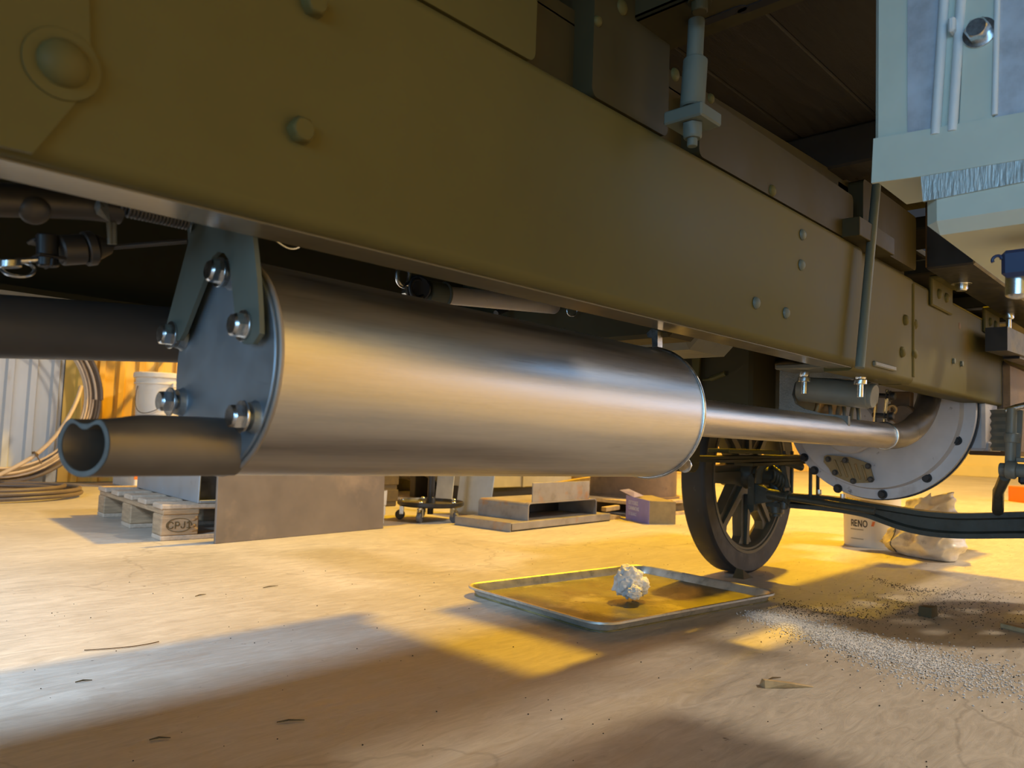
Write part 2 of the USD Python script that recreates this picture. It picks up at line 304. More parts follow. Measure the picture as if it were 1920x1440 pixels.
# ------------------------------------------------------------------ setting
fl = single('floor', 'pale grey concrete workshop floor', 'floor', trimesh.creation.box(bounds=[(-7, -6, -.1), (18.2, 6.3, 0)]), 'floor', smooth=False, kind='structure', loc=(0, 0, 0))
WY = 6.15
wall = thing('wall_back', 'profiled metal sheet wall at the back of the workshop', 'wall', (0, WY, 0), kind='structure')
def sheet(x0, n, pitch=.14):
    pts = []
    for i in range(n):
        b = x0 + i * pitch
        pts += [(b, 0), (b + .070, 0), (b + .082, -.026), (b + .118, -.026), (b + .130, 0)]
    pts.append((x0 + n * pitch + .012, 0))
    g = LineString(pts).buffer(.0012, cap_style=2, join_style=2)
    return place(trimesh.creation.extrude_polygon(g, 3.4, engine='earcut'), (0, WY, 0.005), X, Y, Z)
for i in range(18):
    part(wall, 'wall_sheet', sheet(-1.615 + i * 1.12 + (.02 if i > 2 else 0), 8), 'wall_sheet' if i < 3 else 'wall_sodium_tint', smooth=False)
wf = thing('wall_front', 'pale sheet wall of the workshop behind the viewer', 'wall', (0, -6, 0), kind='structure')
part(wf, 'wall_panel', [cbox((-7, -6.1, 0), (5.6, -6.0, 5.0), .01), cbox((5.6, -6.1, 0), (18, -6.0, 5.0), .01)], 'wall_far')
wr = thing('wall_right', 'far end wall of the workshop with a low plinth', 'wall', (18, 0, 0), kind='structure')
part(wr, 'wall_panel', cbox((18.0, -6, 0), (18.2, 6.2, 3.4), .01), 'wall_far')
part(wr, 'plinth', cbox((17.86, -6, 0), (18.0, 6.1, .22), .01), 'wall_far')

# ------------------------------------------------------------------ the truck
T = thing('truck', 'olive brown vintage truck chassis with a steel silencer slung under its deep frame rail', 'truck', (1.2, .8, 0))
def channel(x0, x1, yf, z0, z1, side=1, w=.055, t=.007, r=.012):
    """Channel rail: web on plane y=yf, flanges running to the side."""
    g = sbox(0, z0, w * 2, z1).buffer(-r).buffer(r, quad_segs=6)
    g = g.difference(g.buffer(-t)).intersection(sbox(-1, -1, w, 5))
    if side < 0: g = affinity.scale(g, -1, 1, origin=(0, 0))
    return place(trimesh.creation.extrude_polygon(g, x1 - x0, engine='earcut'), (x0, yf, 0), Y, Z, X)
fr = part(T, 'frame_rail', channel(-1.7, 1.43, .5, .590, .812), 'khaki', 'near side frame rail, outer channel')
fr2 = part(T, 'frame_rail', channel(1.425, 1.765, .511, .584, .816, r=.014), 'khaki', 'short stepped length of frame rail behind the outer channel')
fr3 = part(T, 'frame_rail', channel(1.74, 4.3, .518, .583, .818), 'khaki', 'front length of the frame rail')
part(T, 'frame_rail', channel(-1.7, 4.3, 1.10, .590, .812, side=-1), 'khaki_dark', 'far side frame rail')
part(fr, 'flange_wear_strip', cbox((-1.7, .514, .5885), (1.42, .5552, .5905), .0004), 'khaki_sheen', 'added glossy strip carrying the floor light under the flange')  # thin strip added to the rail to mirror the bright floor
# gusset over the rail's rear end with its rivet, and bolts along the web
gp = [(-140, -160), (150, -160), (166, -40), (171, 125), (150, 184), (112, 228), (62, 287), (-20, 268), (-140, 240)]
gus = part(T, 'gusset_plate', on_plane(gp, .004, grow=.004, y=.4962), 'khaki', 'riveted gusset plate')
part(gus, 'rivet', [dome(at(118, 120, y=.4962), -Y, .0145, .011, 28), cyl(at(116, 122, y=.497), at(116, 122, y=.497) - Y * .0022, .021, 32)], 'khaki', smooth=60)
for px, py in [(560, 247), (585, 10)]:
    part(fr, 'hex_bolt', hexhead(at(px, py, y=.5), -Y, .0175, .009, washer=0), 'khaki')
for px, py in [(1504, 440), (1502, 497), (1417, 568), (1473, 587)]:
    part(fr, 'rivet', dome(at(px, py, y=.4995), -Y, .0088, .0062), 'green_grey', smooth=60)
for px, py in [(1697, 600), (1714, 608), (1691, 660), (1713, 664)]:
    part(fr2, 'rivet', dome(at(px, py, y=.5105), -Y, .0115, .008), 'khaki', smooth=60)
for px, py in [(1786, 677), (1801, 682)]:
    part(fr3, 'square_nut', hexhead(at(px, py, y=.518), -Y, .013, .006, washer=0), 'green_grey')
part(fr3, 'weld_spot', dome(at(1799, 611, y=.518), -Y, .009, .002), 'rust')
part(fr2, 'end_bead', cyl(A([1.762, .513, .60]), A([1.762, .513, .80]), .0065, 16), 'khaki', smooth=60)
# body sill resting on the rail
sill = part(T, 'body_sill', [cbox((.25, .533, .8125), (1.42, .57, .905), .003), cbox((1.40, .533, .8165), (1.78, .57, .935), .003),
        hull([(.25, .533, .90), (.25, .57, .90), (1.78, .533, .90), (1.78, .57, .90), (.25, .533, .905), (.25, .57, .905), (1.78, .533, .958), (1.78, .57, .958), (.9, .533, .915), (.9, .57, .915)])], 'khaki_dark', 'timber body sill on top of the rail')
for x0, x1, za, zb in [(-.6, .544, .8135, .98), (.636, .787, .8135, .955), (.862, 1.40, .8135, .898), (1.45, 1.765, .828, .945)]:
    r = .010
    g = sbox(x0, za, x1, zb).buffer(-r).buffer(r, quad_segs=5)
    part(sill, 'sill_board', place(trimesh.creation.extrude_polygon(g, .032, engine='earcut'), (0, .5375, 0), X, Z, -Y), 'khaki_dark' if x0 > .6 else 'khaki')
for px, py, r in [(1265, 140, .0085), (1166, 14, .009), (1120, 40, .006), (1332, 185, .007), (1668, 458, .006), (1606, 8, .004)]:
    if px < 1400: part(sill, 'carriage_bolt', dome(at(px, py, y=.5055), -Y, r, .005), 'khaki', smooth=60)
for px, py in [(1668, 460), (1447, 358)]:
    part(sill, 'carriage_bolt', dome(at(px, py, y=.5055), -Y, .009, .006), 'khaki', smooth=60)
# U bolt with its clamp plate
ub = part(T, 'clamp_bolt', [cyl(at(1311, -60, y=.452), at(1302, 120, y=.452), .0095, 20), cyl(at(1304, 112, y=.452), at(1298, 203, y=.452), .0140, 20)], 'green_grey', 'grey clamp bolt hanging from the cross bearer')
c0 = at(1299, 219, y=.452)
part(ub, 'clamp_plate', [obox(c0 + A([.006, .004, 0]), X, Y, Z, .046, .050, .016, .002)], 'green_grey')
part(ub, 'nut', hexhead(c0 - Z * .009, -Z, .021, .017, washer=0, shank=.009), 'green_grey')
# cross bearers and the deck above
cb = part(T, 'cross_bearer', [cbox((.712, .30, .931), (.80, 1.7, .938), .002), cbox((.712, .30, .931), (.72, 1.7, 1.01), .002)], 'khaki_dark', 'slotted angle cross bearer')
for sx in (0, 1):
    q = at(1356 + 72 * sx, 28 - 22 * sx, z=.9306)
    part(cb, 'slot', place(trimesh.creation.extrude_polygon(LineString([(0, -.022), (0, .022)]).buffer(.0062), .0015, engine='earcut'), q - Z * .0010, X, Y, Z), 'slot_shade', 'dark slot in the bearer')
part(cb, 'hex_bolt', hexhead(at(1312, 3, z=.931), -Z, .018, .010), 'khaki_dark')
for x in (-1.5, -.75, 0.05, 1.35):
    part(T, 'cross_bearer', cbox((x, .30, .94), (x + .08, 1.7, 1.01), .004), 'deck_wood')
dk = part(T, 'load_deck', cbox((-2.3, 1.64, .965), (1.93, 1.7, 1.06), .006), 'deck_wood', 'timber load deck')
for i in range(11):
    part(dk, 'deck_board', cbox((-2.3, .17 + i * .1385, 1.011), (1.93, .17 + i * .1385 + .138, 1.035), .003), 'deck_wood')
# silencer
MY, MZ0, MZ1, MR, MX0, MX1 = .62, .491, .483, .091, .297, .93
ma, mb = A([MX0, MY, MZ0]), A([MX1, MY, MZ1]); mu = unit(mb - ma)
sil = part(T, 'silencer', lathe([(MR - .004, .0), (MR, .003), (MR, np.linalg.norm(mb - ma) - .003), (MR - .004, np.linalg.norm(mb - ma)), (0, np.linalg.norm(mb - ma))], ma, mu, 96), 'steel', 'cylindrical bare steel exhaust silencer', smooth=50)
part(sil, 'rim', torus(ma + mu * .002, mu, MR - .001, .0022, 96), 'bent_steel', smooth=60)
part(sil, 'rim', torus(mb - mu * .002, mu, MR + .0008, .0026, 96), 'zinc', 'bright rolled rim at the front end', smooth=60)
ep = part(sil, 'end_plate', cyl(ma - mu * .0025, ma + mu * .008, MR - .003, 96, c=.001), 'blue_plate', 'flat end plate with studs')
PX = MX0 - .0025
def boss(px, py, h, r, sx=PX):
    p = at(px, py, x=sx); return p, lathe([(0, .0), (r * 1.12, 0), (r, .003), (r * .96, h), (0, h)], p, -X, 28)
for nx, ny in [(437, 608), (303, 626), (393, 507), (434, 780), (301, 752)]:
    q = at(nx, ny, x=PX - .019); p = A([PX, q[1], q[2]])
    part(ep, 'stud_boss', lathe([(0, 0), (.0135, 0), (.0120, .0018), (.0112, .0058), (0, .0058)], p, -X, 28), 'blue_plate')
    part(ep, 'hex_bolt', [hexhead(p - X * .0102, -X, .0172, .0088, washer=1.3, wt=.0018), cyl(p - X * .005, p - X * .0105, .0066, 16)], 'zinc', 'bright hexagon bolt', smooth=25)
part(sil, 'hex_bolt', hexhead(at(1283, 872, x=MX1 + .012), X, .014, .008), 'zinc')
# hanger: forked plate bolted to the studs
hp = [(352, 395), (352, 458), (343, 492), (313, 605), (313, 626), (322, 640), (336, 638), (345, 622), (390, 505), (398, 482), (408, 472), (420, 474), (429, 488), (433, 516), (441, 604), (444, 628), (456, 645), (474, 645), (487, 625), (486, 585), (482, 520), (474, 440), (474, 395)]
hg = part(T, 'silencer_hanger', on_plane(hp, .0040, x=PX - .0100), 'green_grey', 'grey green forked hanger plate')
part(hg, 'weld', hull([at(350, 403, x=PX - .006), at(366, 412, x=PX - .006), at(353, 452, x=PX - .006), at(360, 425, x=PX - .014), at(352, 403, x=PX + .012), at(353, 440, x=PX + .01)]), 'grind', 'bright weld')
# tail pipe with a saddle cut mouth
def tail_pipe():
    # a grid of rings; the top of the mouth is dented inwards and the mouth is cut at a slant
    r, wall, n, k = .0232, .0042, 72, 40
    c = at(157, 833, y=.597); o = A([PX + .004, .597, c[2]]); L = o[0] - c[0]
    th = np.linspace(0, 2 * np.pi, n, endpoint=False); V = []
    t = np.r_[0, np.cumsum(np.linspace(.4, 1.6, k - 1))]; t = t / t[-1]
    def ring(rr, s_):
        d = L * s_; a = np.angle(np.exp(1j * (th - np.pi / 2)))
        dent = .0085 * np.exp(-np.abs(a / .52) ** 3.5) * math.exp(-(d / .024) ** 2)
        q = rr - dent
        sl = -.42 * (q * np.cos(th)) * (1 - s_)
        return np.c_[c[0] + d + sl, c[1] + q * np.cos(th), c[2] + q * np.sin(th)]
    for rr in (r, r - wall):
        for s_ in (t if rr == r else t[::-1]): V.append(ring(rr, s_))
    m = len(V); V = np.concatenate(V); Fc = []
    for i in range(m):
        for j in range(n):
            a0, a1, b0, b1 = i * n + j, i * n + (j + 1) % n, ((i + 1) % m) * n + j, ((i + 1) % m) * n + (j + 1) % n
            Fc += [(a0, b1, a1), (a0, b0, b1)]
    g = trimesh.Trimesh(V, Fc, process=False); g.fix_normals()
    ea, eb = ring(r - .0003, 0) - A([.0006, .0003, 0]), ring(r - wall + .0003, 0) - A([.0006, .0003, 0])
    g2 = trimesh.Trimesh(np.vstack([ea, eb]), [f for j in range(n) for f in ((j, (j + 1) % n, n + (j + 1) % n), (j, n + (j + 1) % n, n + j), (j, n + (j + 1) % n, (j + 1) % n), (j, n + j, n + (j + 1) % n))], process=False)
    return g, g2
tpg, tpe = tail_pipe()
tp = part(T, 'tail_pipe', tpg, 'tail_steel', 'short dark tail pipe with a dented mouth', smooth=40)
part(tp, 'cut_edge', tpe, 'cut_edge', 'bright cut edge', smooth=False)
# exhaust pipe from the silencer to the manifold
p0, p1 = at(1318, 786, y=.62), at(1668, 818, y=.62)
p1 = p0 + unit(p1 - p0 + A([0, 0, 0])) * (1.935 - p0[0]); r0 = .0295
elb = curve([p1, p1 + A([.05, 0, .0]), p1 + A([.16, .002, .012]), p1 + A([.30, .010, .05]), p1 + A([.44, .025, .125]), p1 + A([.52, .04, .21]), p1 + A([.55, .05, .30])], 40)
ex = part(T, 'exhaust_pipe', cyl(mb - mu * .01, p1 + A([.01, 0, 0]), r0, 48, c=.001), 'pipe_steel', 'bare steel exhaust pipe', smooth=50)
part(ex, 'elbow', sweep(elb, r0 + .0008, 40), 'tail_steel', 'dark bend turning up behind the rail', smooth=60)
part(ex, 'clamp_ring', torus(p1 - X * .012, X, r0 + .0014, .0024, 48), 'zinc', smooth=60)
part(ex, 'socket', lathe([(.052, 0), (.050, .004), (.034, .095), (.031, .10)], mb - mu * .002 - Z * .0, mu, 40), 'pipe_steel', smooth=50)
# propeller shaft, brake gear and spring behind the rail
s0, s1 = at(0, 612, y=.85), at(324, 628, y=.85); sd = unit(s1 - s0)
part(T, 'propeller_shaft', cyl(s0 - sd * .9, s0 + sd * .55, .0303, 40), 'shaft_grey', 'thick dark propeller shaft', smooth=50)
q0, q1 = at(832, 553, y=.85), at(1010, 571, y=.85)
cs = part(T, 'steering_shaft', cyl(q0, q0 + (q1 - q0) * 1.5, .0135, 24), 'cast', 'bright shaft with a universal joint in the gap above the silencer', smooth=50)
part(cs, 'sleeve', [cyl(at(797, 547, y=.85), q0, .0175, 24), torus(q0, q1 - q0, .0165, .003, 24)], 'green_grey', smooth=50)
part(cs, 'joint_cap', [cyl(at(783, 541, y=.842), at(783, 541, y=.858), .019, 24), torus(at(783, 541, y=.840), Y, .013, .003, 24)], 'black')
part(cs, 'yoke', [sweep(curve([at(747, 505, y=.85), at(745, 522, y=.85), at(750, 533, y=.85), at(760, 536, y=.85), at(767, 520, y=.85), at(768, 500, y=.85)], 20), .0035, 10), cbox(at(752, 537, y=.855), at(768, 553, y=.843), .002)], 'zinc')
part(T, 'brake_hose', sweep(curve([at(930, 588, y=.95), at(965, 572, y=.95), at(1000, 572, y=.95), at(1020, 592, y=.95), at(1032, 622, y=.95)], 24), .006, 10), 'dark_steel', 'curved dark hose in the gap above the silencer')
part(T, 'split_ring', [torus(at(1073, 583, y=.8), unit(A([-.6, -.8, 0])), .0085, .0016, 24), cyl(at(1071, 560, y=.8), at(1072, 573, y=.8), .002, 8)], 'zinc')
part(T, 'cross_member', cbox((.985, .62, .60), (1.06, 1.09, .80), .006), 'khaki_dark', 'cross member between the frame rails')
part(T, 'inner_tank', cbox((1.12, .66, .60), (1.28, .80, .74), .02), 'chassis_grey', 'grey tank behind the silencer')
part(T, 'pipe_bracket', [on_plane([(1212, 625), (1222, 616), (1233, 620), (1233, 650), (1223, 652), (1222, 634), (1214, 632)], .012, x=.88)], 'zinc')
bp = part(T, 'brake_rod', sweep(curve([at(-60, 372, y=.66), at(60, 377, y=.66), at(120, 380, y=.66), at(180, 385, y=.66), at(225, 392, y=.66)], 20), .0125, 18), 'dark_steel', 'dark brake rod below the flange')
part(bp, 'collar', dome(at(65, 395, y=.652), A([0, -1, -.6]), .011, .006), 'dark_steel')
part(bp, 'weld', [hull(np.vstack([at(190 + 14 * math.cos(t), 388 + 18 * math.sin(t), y=.648) for t in np.linspace(0, 6, 9)] + [at(188, 390, y=.64), at(207, 418, y=.655)]))], 'cast_rough')
part(bp, 'drop_link', [cyl(at(204, 405, y=.66), at(207, 458, y=.66), .0022, 12), cyl(at(213, 405, y=.66), at(214, 458, y=.66), .0022, 12)], 'chassis_grey')
cl = part(T, 'clevis_rod', [cyl(at(112, 470, y=.70), at(158, 467, y=.70), .0125, 22), cyl(at(158, 467, y=.70), at(176, 465, y=.70), .0145, 22), cyl(at(180, 464, y=.70), at(208, 463, y=.70), .011, 22, r1=.006), cyl(at(205, 464, y=.70), at(352, 452, y=.66), .0022, 10)], 'dark_steel', 'dark rod with a forked clevis')
part(cl, 'fork', [cbox(at(62, 452, y=.70), at(112, 462, y=.72), .003), cbox(at(72, 478, y=.69), at(112, 488, y=.71), .003), cyl(at(88, 440, y=.70), at(90, 500, y=.70), .008, 18), cbox(at(82, 488, y=.71), at(102, 500, y=.69), .002)], 'black')
part(cl, 'clevis_pin', [cyl(at(18, 488, y=.70), at(20, 502, y=.70), .008, 16), torus(at(34, 504, y=.70), unit(A([-.2, -.6, .7])), .011, .0014, 24), cyl(at(0, 490, y=.70), at(82, 486, y=.70), .0022, 10)], 'zinc')
part(T, 'return_spring', helix(at(236, 389, y=.60), at(352, 414, y=.60), .0062, .0013, 17), 'dark_steel', 'small coil spring under the flange', smooth=60)
part(T, 'guard_strip', sweep(curve([at(478, 442, y=.585), at(516, 450, y=.585), at(530, 460, y=.585), at(560, 463, y=.585)], 16), .0012, 8), 'zinc')
# tie rod and bearing bracket at the splice
tr = part(T, 'tie_rod', cyl(at(1645, 330, y=.478), at(1612, 690, y=.478), .0078, 20), 'green_grey', 'vertical tie rod in front of the splice')
part(tr, 'rod_bracket', cbox(at(1612, 440, y=.476), at(1640, 452, y=.512), .001), 'khaki_dark')
bk = part(T, 'bearing_bracket', on_plane([(1462, 684), (1642, 693), (1642, 712), (1500, 707), (1490, 719), (1485, 740), (1491, 757), (1506, 766), (1540, 775), (1590, 780), (1590, 812), (1450, 806), (1461, 762)], .012, x=1.62), 'cast_rough', 'rough cast bearing bracket')
part(bk, 'top_plate', obox(at(1565, 690, x=1.58), X, Y, Z, .12, .20, .010, .002), 'chassis_grey')
for px in (1508, 1613):
    p = at(px, 698 + (px - 1508) * .04, x=1.56)
    part(bk, 'hex_bolt', [hexhead(p, -Z, .019, .011, washer=0), cyl(p - Z * .010, p - Z * .020, .0125, 16), cyl(p - Z * .018, p - Z * .045, .006, 14)], 'zinc', 'bright nut')
part(T, 'cross_tube', [cyl(at(1500, 728, x=1.64), at(1632, 742, x=1.64), .028, 32), cyl(at(1626, 741, x=1.64), at(1640, 743, x=1.64), .025, 28)], 'chassis_grey', 'grey cross tube', smooth=45)
part(T, 'clutch_spring', [torus(at(1525 + 26 * i, 775 + 4 * i, x=1.78), unit(A([.55, -.83, 0])), .034, .0045, 32) for i in range(4)], 'chassis_grey', smooth=60)
gb = part(T, 'gearbox_case', cbox((1.60, .795, .50), (2.0, 1.085, .80), .008), 'khaki_dark', 'brown gearbox case')
part(gb, 'strap', [on_plane([(1296, 650), (1313, 652), (1310, 700), (1309, 735), (1299, 735), (1298, 690)], .006, x=1.585)], 'khaki')
part(gb, 'hex_bolt', hexhead(at(1307, 660, x=1.585), -X, .018, .01), 'khaki')
part(gb, 'casting_scar', sweep(curve([at(1318, 712, x=1.597), at(1340, 708, x=1.597), at(1352, 703, x=1.597), at(1360, 700, x=1.597)], 12), [.003] * 4 + [.006] * 8, 8), 'khaki')
part(T, 'brake_drum', [cyl(A([1.72, .775, .555]), A([1.80, .775, .555]), .085, 40), cyl(A([1.80, .775, .555]), A([1.95, .775, .555]), .055, 32), torus(A([1.72, .775, .555]), X, .083, .006, 48)], 'brass', 'bronze brown brake drum', smooth=45)
# bell housing
BX, BY, BZ, BR = 2.40, .806, .567, .268
bc = A([BX, BY, BZ])
bh = part(T, 'bell_housing', lathe([(0, 0), (.10, 0), (.105, -.012), (.235, -.02), (.240, .005), (BR, .008), (BR, .028), (.25, .035), (.24, .10), (.20, .2), (0, .2)], bc, X, 96), 'cast', 'pale grey painted bell housing', smooth=40)
part(bh, 'joint_ring', lathe([(BR - .004, .0285), (BR + .004, .0285), (BR + .004, .040), (BR - .004, .040)], bc, X, 96, True), 'black')
for px, py in [(1794, 826), (1738, 896), (1655, 927), (1571, 916), (1527, 882), (1508, 858)]:
    part(bh, 'hex_bolt', [hexhead(at(px, py, x=BX + .006), -X, .018, .010, washer=1.35)], 'black')
cv = part(bh, 'cover_plate', on_plane([(1547, 856), (1553, 853), (1596, 857), (1631, 869), (1640, 900), (1632, 905), (1598, 906), (1563, 891), (1556, 878), (1546, 866)], -.008, grow=.003, x=BX - .02), 'brass', 'ribbed bronze inspection cover')
# (ribs and little bolts of the cover)
for i in range(5):
    a0, a1 = at(1564 + 13 * i, 862 + 2.5 * i, x=BX - .029), at(1577 + 12 * i, 893 + 2 * i, x=BX - .029)
    part(bh, 'cover_rib', bar(a0, a1, .004, .007), 'brass')
for px, py in [(1553, 861), (1585, 863), (1628, 874), (1633, 899), (1600, 902), (1566, 886)]:
    part(bh, 'cover_bolt', hexhead(at(px, py, x=BX - .028), -X, .012, .006), 'dark_steel')
part(bh, 'centre_boss', lathe([(0, 0), (.075, 0), (.08, .006), (.08, .02), (0, .02)], at(1590, 800, x=BX - .038), X, 48), 'cast')
part(T, 'engine_block', [cbox((2.44, .60, .45), (3.3, 1.02, .88), .02), cbox((2.445, .525, .452), (2.60, .60, .70), .008), cbox((2.46, .515, .452), (2.60, .565, .478), .004)], 'cast', 'pale grey painted engine block')
part(T, 'crankcase', cbox((2.62, .50, .44), (3.4, .62, .72), .015), 'rust', 'brown crankcase side')
# turnbuckle link between bracket and housing
tl = part(T, 'linkage', [bar(at(1644, 732, x=2.0), at(1640, 795, x=2.0), .004, .016, up=X), bar(at(1664, 730, x=2.0), at(1658, 792, x=2.0), .004, .016, up=X)], 'zinc', 'bright plate linkage')
for px, py in [(1653, 742), (1650, 779)]:
    part(tl, 'pin', [cyl(at(px - 14, py - 1, x=2.0), at(px + 18, py + 1, x=2.0), .006, 14), hexhead(at(px + 16, py + 1, x=2.0), -Y, .018, .010)], 'dark_steel')
part(tl, 'bushing', [torus(at(1671, 768, x=2.05), unit(A([-.8, -.6, 0])), .010, .005, 20)], 'brass')
part(T, 'lug', [cyl(at(1690, 778, x=2.2), at(1690, 778, x=2.2) + A([.05, .0, 0]), .028, 24), bar(at(1692, 735, x=2.25), at(1690, 790, x=2.25), .05, .03, up=X)], 'rust', 'rusty lug above the exhaust pipe')
# steering gear near the right edge
sg = part(T, 'steering_gear', [cyl(at(1897, 765, x=2.3), at(1894, 872, x=2.3), .012, 20), cyl(at(1874, 880, x=2.3), at(1960, 885, x=2.3), .017, 24), cyl(at(1886, 880, x=2.29), at(1906, 882, x=2.29), .023, 24), cyl(at(1898, 812, x=2.3), at(1898, 830, x=2.3), .018, 20), bar(at(1905, 862, x=2.3), at(1960, 864, x=2.3), .012, .012)], 'chassis_grey', 'grey steering gear arms', smooth=45)
part(sg, 'ribbed_body', lathe([(0, 0)] + [(.030 + .004 * (i % 2), .010 * i) for i in range(12)] + [(0, .115)], at(1884, 846, x=2.42), Z, 28), 'chassis_grey', 'ribbed cylindrical body')
part(sg, 'drop_arm', [hull(np.vstack([cyl(at(1884, 893, x=2.33), at(1884, 893, x=2.33) + A([.012, 0, 0]), .014, 10).vertices, cyl(at(1871, 922, x=2.42), at(1871, 922, x=2.42) + A([.012, 0, 0]), .013, 10).vertices])), hull(np.vstack([cyl(at(1871, 920, x=2.42), at(1871, 920, x=2.42) + A([.012, 0, 0]), .013, 10).vertices, cyl(at(1870, 958, x=2.52), at(1870, 958, x=2.52) + A([.012, 0, 0]), .014, 10).vertices]))], 'axle')
part(sg, 'lower_bracket', cbox(at(1908, 886, x=2.3), at(1990, 912, x=2.34), .006), 'black')
part(sg, 'arm_plate', [on_plane([(1893, 776), (1905, 766), (1918, 770), (1912, 860), (1898, 862), (1900, 800)], .010, x=2.36)], 'chassis_grey')
part(T, 'fuel_pipe', sweep([at(1886, 770, x=2.3), at(1905, 764, x=2.3), at(1930, 758, x=2.3)], .008, 12), 'zinc')
# front axle, knuckle, steering arm
AX = 2.56
prof = [(1.20, .262, .012), (1.08, .264, .014), (.98, .265, .015), (.88, .260, .021), (.80, .241, .033), (.73, .229, .037), (.62, .229, .036), (.50, .246, .036), (.36, .262, .036), (.25, .27, .034)]
def beam():
    ys = np.linspace(1.20, .25, 40); P = A(prof)[::-1]
    zc, hh = np.interp(ys, P[:, 0], P[:, 1]), np.interp(ys, P[:, 0], P[:, 2])
    from scipy.ndimage import gaussian_filter1d
    zc, hh = gaussian_filter1d(zc, 2, mode='nearest'), gaussian_filter1d(hh, 2, mode='nearest')
    sec = lambda h: [(-.027, -h), (.027, -h), (.027, -h + .014), (.009, -h + .020), (.009, h - .020), (.027, h - .014), (.027, h), (-.027, h), (-.027, h - .014), (-.009, h - .020), (-.009, -h + .020), (-.027, -h + .014)]
    V = []; Fc = []
    for y, z, h in zip(ys, zc, hh):
        h = max(h, .024); V += [(AX + a, y, z + b) for a, b in sec(h)]
    k = 12
    for i in range(len(ys) - 1):
        for j in range(k):
            a0, a1 = i * k + j, i * k + (j + 1) % k; Fc += [(a0, a1, a1 + k), (a0, a1 + k, a0 + k)]
    for e in (0, len(ys) - 1): 
        tri = [(0, 1, 2), (0, 2, 11), (2, 3, 10), (2, 10, 11), (3, 4, 9), (3, 9, 10), (4, 5, 8), (4, 8, 9), (5, 6, 7), (5, 7, 8)]
        Fc += [tuple(e * k + t for t in q) for q in tri]
    m = trimesh.Trimesh(V, Fc, process=False); m.fix_normals(); return m
ax = part(T, 'front_axle', beam(), 'axle', 'dark forged I beam front axle', smooth=30)
kp = A([AX, 1.175, .30])
part(ax, 'king_pin', [cyl(kp - Z * .085, kp + Z * .10, .026, 24), cyl(kp - Z * .095, kp - Z * .085, .018, 20)], 'axle')
kn = part(ax, 'steering_knuckle', [cyl(kp + A([0, .0, .04]), A([AX, 1.30, .343]), .03, 24, r1=.038), on_plane([(1403, 893), (1410, 888), (1414, 900), (1413, 958), (1407, 962), (1401, 950)], .03, x=AX - .10), on_plane([(1410, 905), (1436, 915), (1450, 925), (1448, 940), (1424, 944), (1411, 946)], .03, x=AX - .09)], 'axle')
part(ax, 'steering_arm', sweep(curve([at(1422, 905, x=2.46), at(1424, 885, x=2.45), at(1438, 868, x=2.44), at(1456, 864, x=2.44), at(1480, 868, x=2.46), at(1502, 876, x=2.5)], 30), .0125, 16), 'axle', 'curved steering arm', smooth=60)
part(ax, 'tie_rod_end', [cyl(at(1440, 926, x=2.47), at(1474, 932, x=2.47), .018, 22), cyl(at(1474, 932, x=2.47), at(1480, 933, x=2.47), .022, 22), cyl(at(1480, 933, x=2.47), at(1640, 958, x=2.47), .011, 18), cyl(at(1470, 940, x=2.47), at(1471, 955, x=2.47), .014, 16)], 'axle', smooth=45)
for px, py in [(1536, 922), (1580, 930)]:
    part(ax, 'grease_nut', [hexhead(at(px, py - 4, x=2.50), -Z, .014, .016, washer=0)], 'zinc')
part(ax, 'spring_coil', [torus(at(1448 + 5 * i, 888 + 4 * i, x=2.53), unit(A([.75, -.66, 0])), .026, .006, 24) for i in range(4)], 'axle', smooth=60)
part(ax, 'stay', bar(at(1468, 872, x=2.52), at(1478, 915, x=2.52), .016, .012, up=X), 'axle')
# leaf spring under the far rail
ls = part(T, 'leaf_spring', [hull([A([x, y, z]) for y in (1.06, 1.12) for x, z in pts]) for pts in ([(1.80, .40), (1.80, .408), (2.9, .415), (2.9, .423)], [(1.95, .392), (1.95, .40), (2.8, .404), (2.8, .413)], [(2.15, .382), (2.15, .391), (2.75, .395), (2.75, .403)])], 'khaki_dark', 'leaf spring')
part(ls, 'spring_eye', cyl(A([1.80, 1.05, .395]), A([1.80, 1.13, .395]), .028, 24), 'khaki_dark')
part(ls, 'shackle', [cbox((1.775, 1.045, .39), (1.82, 1.057, .60), .004), cbox((1.775, 1.123, .39), (1.82, 1.135, .60), .004)], 'khaki_dark')
part(ls, 'clip', cbox(at(1368, 850, y=1.055), at(1422, 843, y=1.125), .003), 'khaki')
part(ls, 'u_bolt', [cyl(A([2.53 + dx, 1.045 + dy, .27]), A([2.53 + dx, 1.045 + dy, .43]), .006, 10) for dx in (0, .06) for dy in (0, .09)], 'axle')
